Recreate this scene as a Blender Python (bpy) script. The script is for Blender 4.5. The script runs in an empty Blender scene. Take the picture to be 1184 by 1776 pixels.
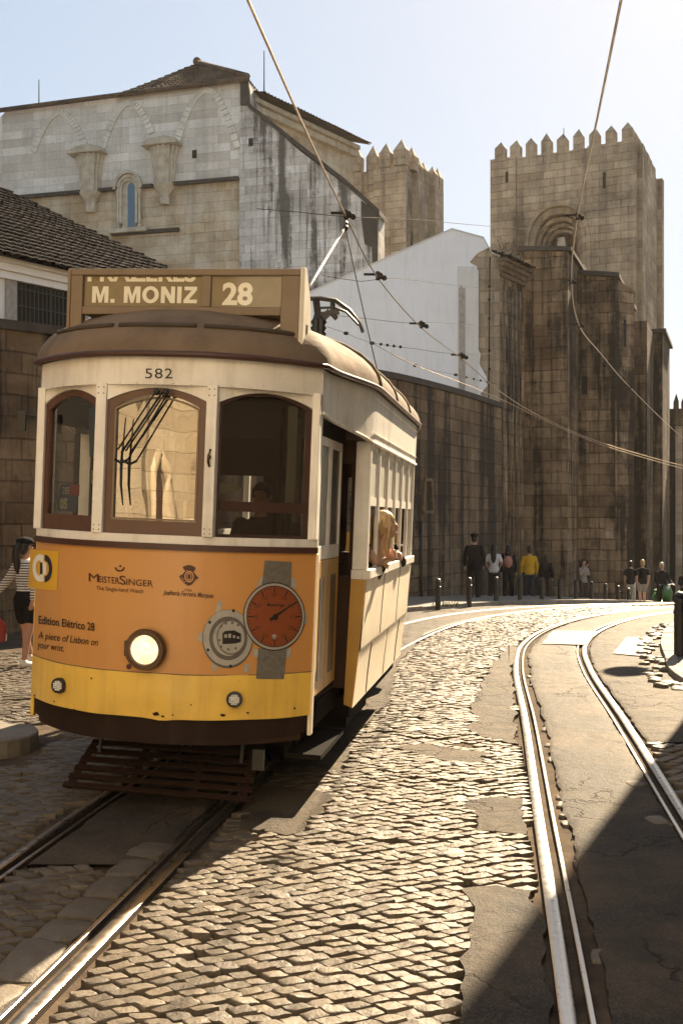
import bpy, bmesh, math, random
from math import radians as R, sin, cos, pi, sqrt
from mathutils import Vector, Matrix, noise as mnoise
random.seed(7)
scn = bpy.context.scene
col = scn.collection

# ---------------------------------------------------------------- camera, sky, sun, exposure
CAMZ, F, CX, CY = 1.95, 1900.0, 592.0, 900.0          # focal length and horizon in photograph pixels
cd = bpy.data.cameras.new('camera'); cam = bpy.data.objects.new('camera', cd); col.objects.link(cam)
cam.location = (0, 0, CAMZ); cam.rotation_euler = (R(90), 0, 0)
cd.sensor_width = 36; cd.lens = 36*F/1776; cd.shift_y = (CY-888)/1776
cd.clip_start = .1; cd.clip_end = 2000
scn.camera = cam
SUN_AZ, SUN_EL = 24.5, 36.0                            # azimuth clockwise from the view axis
w = bpy.data.worlds.new('World'); scn.world = w; w.use_nodes = True
wn = w.node_tree; bg = wn.nodes['Background']
sky = wn.nodes.new('ShaderNodeTexSky'); sky.sky_type = 'NISHITA'; sky.sun_disc = False
sky.sun_elevation = R(SUN_EL); sky.sun_rotation = R(SUN_AZ)
sky.air_density = 1.0; sky.dust_density = .7; sky.ozone_density = 1.0; sky.altitude = 50
hs = wn.nodes.new('ShaderNodeHueSaturation'); hs.inputs['Saturation'].default_value = 1.8
gm = wn.nodes.new('ShaderNodeGamma'); gm.inputs[1].default_value = .28     # softens the step from the sunward to the far sky
wn.links.new(sky.outputs[0], gm.inputs[0]); wn.links.new(gm.outputs[0], hs.inputs['Color']); wn.links.new(hs.outputs[0], bg.inputs[0])
bg.inputs[1].default_value = .118
sd = bpy.data.lights.new('sun', 'SUN'); sd.energy = 4.2; sd.angle = R(.5); sd.color = (1, .80, .54)
so = bpy.data.objects.new('sun', sd); col.objects.link(so)
SDIR = Vector((sin(R(SUN_AZ))*cos(R(SUN_EL)), cos(R(SUN_AZ))*cos(R(SUN_EL)), sin(R(SUN_EL))))
so.rotation_euler = SDIR.to_track_quat('Z', 'Y').to_euler()
so.location = SDIR*50
vs = scn.view_settings; vs.view_transform = 'Standard'; vs.look = 'None'; vs.gamma = 1; vs.use_curve_mapping = False
vs.exposure = 2.15
scn.render.engine = 'CYCLES'

# ---------------------------------------------------------------- helpers
def at(px, py, Y):                                     # photograph pixel at depth Y -> point
    return Vector(((px-CX)*Y/F, Y, CAMZ+(CY-py)*Y/F))
def gz(Y):                                             # the road runs level, then down beyond a crest
    if Y < 19.5: return 0.0
    if Y < 40: return -.0033*(Y-19.5)**2
    return -.0033*20.5**2-.1353*(Y-40)
def G(px, py):                                         # photograph pixel -> point on the road
    Y = 5.0
    for _ in range(80):
        Y = .5*Y+.5*(CAMZ-gz(Y))*F/max(py-CY, 20)
    return Vector(((px-CX)*Y/F, Y, gz(Y)))
def lerp(a, b, t): return a+(b-a)*t
def catmull(P, step=.25):
    P = [Vector(p) for p in P]; out = []
    for i in range(len(P)-1):
        p0 = P[i-1] if i else P[0]*2-P[1]
        p1, p2 = P[i], P[i+1]
        p3 = P[i+2] if i+2 < len(P) else P[-1]*2-P[-2]
        n = max(2, int((p2-p1).length/step))
        for k in range(n):
            t = k/n
            out.append(.5*((2*p1)+(p2-p0)*t+(2*p0-5*p1+4*p2-p3)*t*t+(3*p1-p0-3*p2+p3)*t**3))
    out.append(P[-1].copy())
    return out
def offset2(pts, d):                                   # offset a plan polyline to its right by d
    out = []
    for i, p in enumerate(pts):
        a = pts[max(i-1, 0)]; b = pts[min(i+1, len(pts)-1)]
        t = (b-a); t.z = 0; t.normalize()
        out.append(Vector((p.x+t.y*d, p.y-t.x*d, p.z)))
    return out
def in_poly(x, y, P):
    c = False; j = len(P)-1
    for i in range(len(P)):
        xi, yi, xj, yj = P[i][0], P[i][1], P[j][0], P[j][1]
        if (yi > y) != (yj > y) and x < (xj-xi)*(y-yi)/(yj-yi)+xi: c = not c
        j = i
    return c
def nz(x, y, z=0.): return mnoise.noise(Vector((x, y, z)))

class MB:
    """collects geometry and links it as one mesh object"""
    def __init__(s): s.v = []; s.f = []; s.uv = None
    def add(s, vs, fs):
        o = len(s.v); s.v += [tuple(p) for p in vs]; s.f += [tuple(o+i for i in f) for f in fs]; return s
    def box(s, x0, x1, y0, y1, z0, z1, M=None):
        v = [Vector(p) for p in ((x0,y0,z0),(x1,y0,z0),(x1,y1,z0),(x0,y1,z0),(x0,y0,z1),(x1,y0,z1),(x1,y1,z1),(x0,y1,z1))]
        if M: v = [M @ p for p in v]
        return s.add(v, [(0,3,2,1),(4,5,6,7),(0,1,5,4),(1,2,6,5),(2,3,7,6),(3,0,4,7)])
    def bar(s, a, b, wx, wz, up=(0,0,1)):              # rectangular bar from a to b
        a = Vector(a); b = Vector(b); t = (b-a).normalized(); u = Vector(up)
        if abs(t.dot(u)) > .99: u = Vector((0,1,0))
        x = t.cross(u).normalized()*wx*.5; z = x.cross(t).normalized()*wz*.5
        v = [a-x-z, a+x-z, a+x+z, a-x+z, b-x-z, b+x-z, b+x+z, b-x+z]
        return s.add(v, [(0,1,2,3),(7,6,5,4),(0,4,5,1),(1,5,6,2),(2,6,7,3),(3,7,4,0)])
    def tube(s, pts, r, n=8, cap=True, ref=None):      # r: number, list of numbers or of (rx, ry)
        pts = [Vector(p) for p in pts]; vs_ = []; fs_ = []
        N = len(pts)
        for i, p in enumerate(pts):
            t = (pts[min(i+1, N-1)]-pts[max(i-1, 0)]).normalized()
            a = Vector(ref) if ref else (Vector((0,0,1)) if abs(t.z) < .9 else Vector((1,0,0)))
            x = (a-t*a.dot(t))
            if x.length < 1e-4: a = Vector((0,1,0)); x = (a-t*a.dot(t))
            x.normalize(); y = t.cross(x)
            rr = r[i] if isinstance(r, (list, tuple)) else r
            rx, ry = rr if isinstance(rr, (list, tuple)) else (rr, rr)
            for k in range(n):
                q = 2*pi*k/n; vs_.append(p+x*(rx*cos(q))+y*(ry*sin(q)))
        for i in range(N-1):
            for k in range(n):
                fs_.append((i*n+k, i*n+(k+1) % n, (i+1)*n+(k+1) % n, (i+1)*n+k))
        if cap:
            fs_.append(tuple(range(n-1, -1, -1))); fs_.append(tuple((N-1)*n+k for k in range(n)))
        return s.add(vs_, fs_)
    def lathe(s, prof, c=(0,0,0), axis=(0,0,1), n=20):  # prof: list of (radius, height)
        ax = Vector(axis).normalized(); c = Vector(c)
        a = Vector((0,0,1)) if abs(ax.z) < .9 else Vector((1,0,0))
        x = (a-ax*a.dot(ax)).normalized(); y = ax.cross(x)
        vs_ = []; fs_ = []
        for r, h in prof:
            for k in range(n):
                q = 2*pi*k/n; vs_.append(c+ax*h+x*(r*cos(q))+y*(r*sin(q)))
        for i in range(len(prof)-1):
            for k in range(n):
                fs_.append((i*n+k, i*n+(k+1) % n, (i+1)*n+(k+1) % n, (i+1)*n+k))
        fs_.append(tuple(range(n-1, -1, -1))); fs_.append(tuple((len(prof)-1)*n+k for k in range(n)))
        return s.add(vs_, fs_)
    def ball(s, c, rx, ry=None, rz=None, n=14, m=9, M=None):
        ry = ry or rx; rz = rz or rx; c = Vector(c); vs_ = [Vector((0,0,rz))]; fs_ = []
        for i in range(1, m):
            t = pi*i/m
            for k in range(n):
                q = 2*pi*k/n; vs_.append(Vector((rx*sin(t)*cos(q), ry*sin(t)*sin(q), rz*cos(t))))
        vs_.append(Vector((0,0,-rz)))
        for k in range(n): fs_.append((0, 1+k, 1+(k+1) % n))
        for i in range(m-2):
            for k in range(n):
                a = 1+i*n; b = a+n; fs_.append((a+k, b+k, b+(k+1) % n, a+(k+1) % n))
        e = len(vs_)-1; a = 1+(m-2)*n
        for k in range(n): fs_.append((a+k, e, a+(k+1) % n))
        return s.add([c+(M @ p if M else p) for p in vs_], fs_)
    def grid(s, P):                                    # rows of points
        n = len(P[0]); o = []
        for r in P: o += r
        return s.add(o, [(i*n+k, i*n+k+1, (i+1)*n+k+1, (i+1)*n+k) for i in range(len(P)-1) for k in range(n-1)])
    def prism(s, poly, d):                             # planar polygon of points swept by vector d
        d = Vector(d); n = len(poly); a = [Vector(p) for p in poly]
        return s.add(a+[p+d for p in a], [tuple(range(n-1, -1, -1)), tuple(range(n, 2*n))] +
                     [(i, (i+1) % n, n+(i+1) % n, n+i) for i in range(n)])
    def xform(s, M):
        s.v = [tuple(M @ Vector(p)) for p in s.v]; return s
    def build(s, name, mat, parent=None, smooth=False, bevel=0, seg=2, normals=True, angle=None):
        me = bpy.data.meshes.new(name); me.from_pydata(s.v, [], s.f)
        if normals:
            b = bmesh.new(); b.from_mesh(me); bmesh.ops.recalc_face_normals(b, faces=b.faces); b.to_mesh(me); b.free()
        uvl = me.uv_layers.new(name='UVMap'); buf = [0.]*(2*len(me.loops)); vv = me.vertices
        for p in me.polygons:
            nx, ny, nzz = p.normal; h = sqrt(nx*nx+ny*ny)
            if h < .55:
                for li in p.loop_indices:
                    c = vv[me.loops[li].vertex_index].co; buf[2*li] = c.x; buf[2*li+1] = c.y
            else:
                tx, ty = -ny/h, nx/h
                for li in p.loop_indices:
                    c = vv[me.loops[li].vertex_index].co; buf[2*li] = c.x*tx+c.y*ty; buf[2*li+1] = c.z
        uvl.data.foreach_set('uv', buf)
        if mat: me.materials.append(mat)
        if smooth:
            me.polygons.foreach_set('use_smooth', [True]*len(me.polygons))
            if angle:
                try: me.set_sharp_from_angle(angle=R(angle))
                except Exception: pass
        o = bpy.data.objects.new(name, me); col.objects.link(o)
        if parent: o.parent = parent
        if bevel:
            m = o.modifiers.new('bevel', 'BEVEL'); m.width = bevel; m.segments = seg; m.limit_method = 'ANGLE'; m.angle_limit = R(40)
        return o

def tag(o, label=None, cat=None, group=None, kind=None):
    if label: o['label'] = label
    if cat: o['category'] = cat
    if group: o['group'] = group
    if kind: o['kind'] = kind
    return o
def empty(name, loc, rz=0, label=None, cat=None, group=None):
    o = bpy.data.objects.new(name, None); col.objects.link(o); o.empty_display_size = .2
    o.location = loc; o.rotation_euler = (0, 0, rz)
    return tag(o, label, cat, group)
def copy_tree(o, parent=None):
    c = o.copy(); col.objects.link(c)
    if parent: c.parent = parent
    for ch in list(o.children): copy_tree(ch, c)
    return c
def bake(o):                                           # apply an object's modifiers to a mesh of its own
    dg = bpy.context.evaluated_depsgraph_get()
    me = bpy.data.meshes.new_from_object(o.evaluated_get(dg))
    o.modifiers.clear(); old = o.data; o.data = me; bpy.data.meshes.remove(old)
    return o
def remesh(o, vox, smooth=0):
    m = o.modifiers.new('remesh', 'REMESH'); m.mode = 'VOXEL'; m.voxel_size = vox; m.use_smooth_shade = True
    if smooth:
        m = o.modifiers.new('smooth', 'SMOOTH'); m.iterations = smooth; m.factor = .5
    return bake(o)
def text2d(s, size=1., align='CENTER', bold=0., shear=0., space=1., sx=1.):
    """flat lettering as (verts, faces), its centre line at x=0, baseline at y=0"""
    c = bpy.data.curves.new('t', 'FONT'); c.body = s; c.size = size; c.align_x = align; c.offset = bold; c.shear = shear
    c.space_character = space; c.fill_mode = 'FRONT' if hasattr(c, 'fill_mode') else c.fill_mode; c.resolution_u = 4
    c.dimensions = '2D'
    o = bpy.data.objects.new('t', c); col.objects.link(o)
    dg = bpy.context.evaluated_depsgraph_get(); me = bpy.data.meshes.new_from_object(o.evaluated_get(dg))
    vs_ = [(v.co.x*sx, v.co.y) for v in me.vertices]; fs_ = [tuple(p.vertices) for p in me.polygons]
    bpy.data.objects.remove(o); bpy.data.curves.remove(c); bpy.data.meshes.remove(me)
    return vs_, fs_

# ---------------------------------------------------------------- materials
class NT:
    def __init__(s, name):
        s.mat = bpy.data.materials.new(name); s.mat.use_nodes = True; s.t = s.mat.node_tree
        s.b = s.t.nodes['Principled BSDF']; s.out = s.t.nodes['Material Output']
    def n(s, typ, ins=None, **props):
        x = s.t.nodes.new('ShaderNode'+typ)
        for k, v in props.items(): setattr(x, k, v)
        for k, v in (ins or {}).items(): s.set(x, k, v)
        return x
    def set(s, node, k, v):
        i = node.inputs[k]
        if isinstance(v, bpy.types.NodeSocket): s.t.links.new(v, i)
        else:
            if isinstance(v, tuple) and len(v) == 3 and i.type == 'RGBA': v = v+(1,)
            i.default_value = v
    def P(s, **kw):
        for k, v in kw.items(): s.set(s.b, k.replace('_', ' '), v)
        return s
    def math(s, op, a, b=0., c=None):
        d = {0: a, 1: b}
        if c is not None: d[2] = c
        return s.n('Math', d, operation=op).outputs[0]
    def mix(s, f, a, b, mode='MIX'):
        x = s.n('Mix', data_type='RGBA', blend_type=mode, clamp_factor=True)
        s.set(x, 0, f); s.set(x, 6, a); s.set(x, 7, b)
        return x.outputs[2]
    def ramp(s, f, stops, interp='LINEAR'):
        x = s.n('ValToRGB', {0: f}); r = x.color_ramp; r.interpolation = interp
        while len(r.elements) < len(stops): r.elements.new(.5)
        for e, (p, c) in zip(r.elements, stops):
            e.position = p; e.color = (c, c, c, 1) if isinstance(c, (int, float)) else tuple(c)+(1,)
        return x.outputs[0]
    def coord(s, which='Object'): return s.n('TexCoord').outputs[which]
    def scaled(s, vec, sc, loc=(0,0,0)):
        return s.n('Mapping', {0: vec, 'Scale': sc, 'Location': loc}).outputs[0]
    def noise(s, vec, scale, detail=4., rough=.55, dist=0.):
        return s.n('TexNoise', {'Vector': vec, 'Scale': scale, 'Detail': detail, 'Roughness': rough, 'Distortion': dist}).outputs[0]
    def bump(s, h, strength=.5, dist=.02, prev=None):
        d = {'Height': h, 'Strength': strength, 'Distance': dist}
        x = s.n('Bump', d)
        if prev: s.t.links.new(prev, x.inputs['Normal'])
        s.t.links.new(x.outputs[0], s.b.inputs['Normal']); return x.outputs[0]

def ashlar(name, c1, c2, mortar, bw=.62, bh=.3, stain=.6, stcol=(.016,.012,.009), streak=.8, rough=.9, mort=.012,
           pale=None, pale_amt=.5, blotch=.5, seed=0., bump=.7, squash=1.):
    """coursed stone: blocks of varied tone, mortar, pitted faces, soot blotches and run-down streaks"""
    m = NT(name); uv = m.coord('UV')
    wob = m.n('TexNoise', {'Vector': uv, 'Scale': 1.3, 'Detail': 3.}).outputs['Color']
    off = m.n('VectorMath', {0: wob, 1: (.5,.5,.5)}, operation='SUBTRACT').outputs[0]
    off = m.n('VectorMath', {0: off, 3: .05}, operation='SCALE'); m.set(off, 3, .06)
    vec = m.n('VectorMath', {0: uv, 1: off.outputs[0]}, operation='ADD').outputs[0]
    br = m.n('TexBrick', {'Vector': vec, 'Color1': c1, 'Color2': c2, 'Mortar': tuple(.5*(a+b)*.85 for a, b in zip(c1, c2)), 'Scale': 1., 'Mortar Size': mort,
             'Mortar Smooth': .4, 'Bias': 0., 'Brick Width': bw, 'Row Height': bh}, offset=.5, squash=squash, squash_frequency=3)
    br2 = m.n('TexBrick', {'Vector': vec, 'Color1': (0,0,0), 'Color2': (1,1,1), 'Mortar': (.5,.5,.5), 'Scale': 1., 'Mortar Size': 0.,
             'Brick Width': bw*2.0, 'Row Height': bh}, offset=.37, offset_frequency=3)
    c = m.mix(m.math('MULTIPLY', br.outputs['Fac'], m.ramp(m.noise(uv, 1.1, 5., .7), [(.38,.1), (.62,.95)])), br.outputs['Color'], mortar)
    c = m.mix(m.math('MULTIPLY', br2.outputs['Color'], .6), c, (c1[0]*.55, c1[1]*.5, c1[2]*.45))
    big = m.noise(m.scaled(uv, (1,1,1), (seed,seed*.7,0)), .35, 6., .62)
    fine = m.noise(uv, 9., 6., .7)
    if pale:
        c = m.mix(m.math('MULTIPLY', m.ramp(m.noise(m.scaled(uv, (1,1,1), (seed+9,3,0)), .5, 7., .65), [(.40,0), (.60,1)]), pale_amt), c, pale)
    c = m.mix(m.ramp(fine, [(.3,.55), (.7,0)]), c, m.mix(1., c, (.62,.58,.54), 'MULTIPLY'))
    st = m.noise(m.scaled(uv, (1.6,.09,1), (seed*3,0,0)), 1.0, 5., .6)
    st2 = m.noise(m.scaled(uv, (5.,.22,1), (seed*5,2,0)), 1.0, 4., .6)
    st = m.math('ADD', st, m.math('MULTIPLY', m.math('SUBTRACT', m.noise(uv, 3.2, 6., .7), .5), .28))
    sm = m.math('MULTIPLY', m.ramp(st, [(.48,0), (.62,1)]), streak)
    sm = m.math('ADD', sm, m.math('MULTIPLY', m.ramp(st2, [(.52,0), (.68,1)]), streak*.6))
    bl = m.math('MULTIPLY', m.ramp(big, [(.45,0), (.68,1)]), blotch)
    tot = m.math('MINIMUM', m.math('MULTIPLY', m.math('ADD', sm, bl), stain), .93)
    c = m.mix(tot, c, stcol)
    h = m.math('SUBTRACT', m.math('MULTIPLY', fine, .5), m.math('MULTIPLY', br.outputs['Fac'], 1.1))
    h = m.math('ADD', h, m.math('MULTIPLY', br2.outputs['Color'], .35))
    m.P(Base_Color=c, Roughness=rough); m.b.inputs['Specular IOR Level'].default_value = .2
    m.bump(h, bump, .04)
    return m.mat

def paint(name, c, rough=.4, dirt=.35, dcol=(.09,.06,.035), spec=.5, streak=True, coat=0., scale=3., metal=0., bumpy=.05, chips=0.):
    """painted or varnished surface with grime, uneven gloss and slight waviness"""
    m = NT(name); ob = m.coord('Object')
    a = m.noise(ob, scale, 6., .65)
    b = m.noise(m.scaled(ob, (9., 9., .8)), 1., 5., .6)
    d = m.ramp(a, [(.42,0), (.75,1)])
    if streak: d = m.math('ADD', m.math('MULTIPLY', d, .6), m.math('MULTIPLY', m.ramp(b, [(.5,0), (.75,1)]), .7))
    d = m.math('MULTIPLY', d, dirt)
    cc = m.mix(d, c, dcol)
    if chips:
        cc = m.mix(m.math('MULTIPLY', m.ramp(m.noise(ob, 26., 6., .75), [(.66,0), (.69,1)]), chips), cc, (.05,.03,.02))
    m.P(Base_Color=cc, Metallic=metal, Roughness=m.math('ADD', rough, m.math('MULTIPLY', m.noise(ob, 14., 4.), .22)))
    m.b.inputs['Specular IOR Level'].default_value = spec
    if coat: m.b.inputs['Coat Weight'].default_value = coat; m.b.inputs['Coat Roughness'].default_value = .15
    m.bump(m.math('ADD', m.noise(ob, 5., 3.), m.math('MULTIPLY', m.noise(ob, 60., 2.), .12)), bumpy, .05)
    return m.mat
def plain(name, c, rough=.6, metal=0., spec=.4, var=.15, scale=12.):
    m = NT(name); ob = m.coord('Object')
    f = m.noise(ob, scale, 5., .6)
    m.P(Base_Color=m.mix(m.ramp(f, [(.35,var), (.65,0)]), c, (c[0]*.4, c[1]*.4, c[2]*.4)), Roughness=rough, Metallic=metal)
    m.b.inputs['Specular IOR Level'].default_value = spec
    m.bump(f, .15, .01)
    return m.mat
def cloth(name, c, scale=60., stripes=None):
    m = NT(name); ob = m.coord('Object'); cc = c
    if stripes:
        z = m.n('SeparateXYZ', {0: ob}).outputs[2]
        fr = m.math('FRACT', m.math('MULTIPLY', z, 1/.034))
        k = m.math('MULTIPLY', m.math('LESS_THAN', fr, .42), m.math('LESS_THAN', z, stripes))
        cc = m.mix(k, c, (.015,.014,.018))
    f = m.noise(ob, scale, 3.)
    w_ = m.noise(ob, 9., 4.)
    cc = m.mix(m.ramp(w_, [(.35,.3), (.65,0)]), cc, m.mix(1., cc, (.5,.5,.5), 'MULTIPLY'))
    m.P(Base_Color=cc, Roughness=.9); m.b.inputs['Specular IOR Level'].default_value = .1
    m.bump(m.math('ADD', m.math('MULTIPLY', f, .2), w_), .5, .03)
    return m.mat
def glass(name, tint=(.85,.85,.8), boost=1.0, rough=0.0, wav=.0):
    m = NT(name); t = m.t
    tr = m.n('BsdfTransparent', {0: tint}); gl = m.n('BsdfGlossy', {0: (1,1,1), 'Roughness': rough})
    fr = m.n('LayerWeight', {0: .5}).outputs['Fresnel']
    f = m.math('MINIMUM', m.math('MULTIPLY_ADD', fr, 1.6*boost, .05*boost), 1.)
    if wav:
        bm_ = m.n('Bump', {'Height': m.noise(m.scaled(m.coord('Object'), (1.6, 1.6, .7)), 2.2, 1.), 'Strength': wav, 'Distance': .1})
        t.links.new(bm_.outputs[0], gl.inputs['Normal'])
    mx = m.n('MixShader', {0: f, 1: tr.outputs[0], 2: gl.outputs[0]}); t.links.new(mx.outputs[0], m.out.inputs[0])
    return m.mat
def emit(name, c, s):
    m = NT(name); m.P(Base_Color=c, Roughness=.3); m.set(m.b, 'Emission Color', c); m.b.inputs['Emission Strength'].default_value = s
    return m.mat

M = {}
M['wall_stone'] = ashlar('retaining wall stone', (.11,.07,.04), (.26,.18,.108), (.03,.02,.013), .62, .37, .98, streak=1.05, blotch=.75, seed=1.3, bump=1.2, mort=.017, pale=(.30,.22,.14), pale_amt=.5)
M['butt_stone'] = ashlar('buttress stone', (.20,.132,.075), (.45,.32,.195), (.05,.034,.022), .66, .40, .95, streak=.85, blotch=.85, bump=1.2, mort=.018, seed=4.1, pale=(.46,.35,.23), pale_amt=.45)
M['tower_stone'] = ashlar('tower stone', (.42,.325,.22), (.58,.465,.32), (.20,.15,.105), .85, .46, .7, streak=.5, blotch=1.0, bump=1.1, mort=.018, seed=6.3, stcol=(.13,.10,.075), pale=(.64,.54,.40), pale_amt=.5)
M['church_pale'] = ashlar('limewashed church stone', (.76,.73,.67), (.84,.81,.75), (.52,.48,.42), .85, .40, .5, streak=.30, blotch=.5, seed=2.2, stcol=(.16,.135,.11), mort=.010, bump=.5)
M['church_tan'] = ashlar('bare church stone', (.44,.34,.21), (.58,.46,.30), (.30,.23,.15), 1.0, .46, .55, streak=.4, blotch=.6, seed=8.2, stcol=(.16,.12,.08), pale=(.68,.62,.52), pale_amt=.65)
M['church_grey'] = ashlar('grey limewashed buttress stone', (.68,.66,.63), (.78,.76,.72), (.46,.43,.40), .75, .38, .95, streak=1.0, blotch=.55, seed=3.7, stcol=(.075,.068,.06), mort=.012, bump=.6)
M['pier_stone'] = ashlar('pale pier stone', (.42,.345,.25), (.55,.465,.35), (.25,.19,.135), .55, .38, .7, streak=.7, blotch=.5, seed=5.5, stcol=(.12,.095,.075))
M['arch_stone'] = plain('pale arch stones', (.70,.66,.58), .9, var=.5, scale=2.)
M['soot'] = plain('sooty coping stone', (.06,.05,.042), .95, var=.6, scale=4.)
M['moulding'] = plain('weathered carved stone', (.52,.46,.36), .9, var=.6, scale=3.)
M['mould_dark'] = plain('dark weathered cornice stone', (.16,.115,.075), .9, var=.8, scale=6.)
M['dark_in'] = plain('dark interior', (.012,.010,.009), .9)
M['plaster'] = paint('white limewash', (.72,.735,.76), .85, .26, (.36,.34,.32), .15, True, scale=.8, bumpy=.12)
M['plaster2'] = paint('grey limewash patch', (.60,.595,.58), .85, .3, (.30,.28,.26), .15, True, scale=1.2, bumpy=.12)
M['house_white'] = paint('white house wall', (.82,.81,.78), .85, .16, (.3,.26,.22), .15, True, scale=1.0, bumpy=.12)
M['reveal'] = plain('grey stone surround', (.38,.35,.31), .9, var=.5, scale=8.)
def tiles(name, c1, c2):
    m = NT(name); ob = m.coord('Object')
    a = m.noise(ob, 6., 6., .7); b = m.noise(ob, .8, 5., .6)
    c = m.mix(m.ramp(a, [(.35,0), (.65,1)]), c1, c2)
    c = m.mix(m.ramp(b, [(.4,.0), (.65,.75)]), c, (.022,.02,.018))
    m.P(Base_Color=c, Roughness=.95); m.b.inputs['Specular IOR Level'].default_value = .1
    m.bump(a, .8, .03); return m.mat
M['tile'] = tiles('old dark roof tiles', (.022,.019,.018), (.055,.042,.035))
M['tile_red'] = tiles('weathered brown roof tiles', (.08,.06,.045), (.16,.10,.07))
# ground
def asphalt(name, c, c2, agg=1.):
    m = NT(name); ob = m.coord('Object')
    v = m.n('TexVoronoi', {'Vector': ob, 'Scale': 130.}); cc = v.outputs['Color']
    grey = m.n('SeparateColor', {0: cc}).outputs[0]
    b = m.noise(ob, .9, 6., .65)
    c_ = m.mix(m.ramp(grey, [(.55,0), (.95,1)]), c, c2)
    c_ = m.mix(m.ramp(b, [(.4,0), (.7,.7)]), c_, (.13,.095,.06))
    c_ = m.mix(m.ramp(m.noise(ob, 2.6, 5.), [(.52,0), (.68,.6)]), c_, (.03,.026,.022))
    cr = m.n('TexVoronoi', {'Vector': m.n('VectorMath', {0: ob, 1: m.n('TexNoise', {'Vector': ob, 'Scale': 2.2, 'Detail': 5.}).outputs['Color']}, operation='ADD').outputs[0], 'Scale': 1.1}, feature='DISTANCE_TO_EDGE').outputs['Distance']
    cm_ = m.math('MULTIPLY', m.ramp(cr, [(.004,1), (.016,0)]), m.ramp(m.noise(ob, .7, 3.), [(.42,0), (.56,1)]))
    c_ = m.mix(m.math('MULTIPLY', cm_, .8), c_, (.015,.012,.01))
    m.P(Base_Color=c_, Roughness=m.math('MULTIPLY_ADD', grey, .25, .52)); m.b.inputs['Specular IOR Level'].default_value = .12
    h = m.math('ADD', m.math('MULTIPLY', m.noise(ob, 75., 3., .7), .5), m.math('SUBTRACT', m.math('MULTIPLY', m.noise(ob, 3.5, 8., .68), 2.4), m.math('MULTIPLY', cm_, .8)))
    m.bump(h, .8*agg, .018); return m.mat
M['asphalt'] = asphalt('worn shade-dark asphalt', (.030,.026,.022), (.10,.083,.066))  # tone lowered to match asphalt lying in shade
M['asphalt_pale'] = asphalt('sun-pale asphalt', (.045,.036,.027), (.12,.097,.073), 1.5)  # paler copy of the asphalt for stretches lying in sunlight
def dirtm():
    m = NT('sandy joint dirt'); ob = m.coord('Object')
    a = m.noise(ob, 3., 7., .7); b = m.noise(ob, 45., 4., .6)
    c = m.mix(m.ramp(a, [(.35,0), (.65,1)]), (.05,.036,.025), (.115,.085,.058))
    m.P(Base_Color=c, Roughness=.95); m.b.inputs['Specular IOR Level'].default_value = .1
    m.bump(m.math('ADD', a, m.math('MULTIPLY', b, .4)), .8, .02); return m.mat
M['dirt'] = dirtm()
def cobblem(name, lo, hi, rough):
    m = NT(name); ob = m.coord('Object')
    isl = m.n('NewGeometry').outputs['Random Per Island']
    a = m.noise(ob, 9., 6., .7); b = m.noise(ob, 70., 4., .6); d = m.noise(ob, .5, 4., .6)
    c = m.mix(isl, lo, hi)
    c = m.mix(m.ramp(a, [(.35,.6), (.65,0)]), c, (.06,.045,.03))
    c = m.mix(m.ramp(d, [(.42,0), (.62,.5)]), c, (.10,.075,.05))
    m.P(Base_Color=c, Roughness=m.math('MULTIPLY_ADD', b, .35, rough)); m.b.inputs['Specular IOR Level'].default_value = .32
    m.bump(m.math('ADD', m.math('MULTIPLY', a, 1.6), m.math('ADD', m.math('MULTIPLY', b, .35), m.math('MULTIPLY', m.noise(ob, 28., 5., .65), .5))), .55, .012); return m.mat
M['cobble'] = cobblem('worn granite cobbles', (.07,.055,.040), (.17,.138,.10), .36)
M['sett'] = cobblem('large stone setts', (.12,.098,.072), (.19,.158,.12), .42)
M['kerb'] = plain('kerb stone', (.26,.225,.18), .8, var=.6, scale=7.)
M['pavement'] = plain('pavement limestone', (.20,.17,.135), .8, var=.6, scale=5.)
M['bounce_paving'] = plain('pale bounce pavement', (.50,.46,.40), .7, var=.4, scale=4.)  # pale tone for the unseen bounce sheet behind the camera
M['paintmark'] = plain('worn white road paint', (.20,.17,.135), .7, var=.6, scale=5.)
def steelm():
    m = NT('polished rail steel'); ob = m.coord('Object')
    a = m.noise(ob, 20., 4.)
    m.P(Base_Color=m.mix(m.ramp(a, [(.3,.3), (.7,0)]), (.62,.58,.52), (.3,.25,.2)), Metallic=1., Roughness=m.math('MULTIPLY_ADD', a, .2, .2))
    m.bump(a, .06, .01); return m.mat
M['steel'] = steelm()
M['groove'] = plain('rusty rail groove', (.05,.033,.022), .8, var=.5)
# tram
M['cream'] = paint('cream tram paint', (.80,.765,.70), .38, .48, (.20,.14,.08), chips=.5)
M['orange'] = paint('orange advertising film', (.58,.28,.08), .33, .16, (.25,.10,.02), coat=.15, scale=2., bumpy=.03)
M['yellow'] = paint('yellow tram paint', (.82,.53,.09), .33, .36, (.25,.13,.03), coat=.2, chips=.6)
M['sunlit_yellow'] = paint('sun-paled yellow side paint', (.86,.77,.60), .42, .25, (.3,.2,.08), chips=.4)  # lightened to stand in for stronger sun on the tram side
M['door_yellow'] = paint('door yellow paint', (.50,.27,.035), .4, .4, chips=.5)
M['bumper'] = paint('dark brown bumper paint', (.020,.010,.007), .65, .5, (.045,.028,.018), .18, chips=.6)
M['maroon'] = paint('maroon moulding', (.055,.018,.012), .4, .3)
M['roof_dark'] = paint('dark roof batten', (.05,.034,.022), .7, .4)
M['roof'] = paint('brown roof canvas', (.185,.13,.085), .75, .6, (.05,.04,.032), .25, False, scale=2.6, bumpy=.25)
M['signbox'] = paint('brown sign box paint', (.205,.145,.088), .5, .45, (.08,.05,.03), chips=.6)
M['sign_end'] = paint('cream sign box end', (.62,.56,.45), .45, .3)
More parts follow.
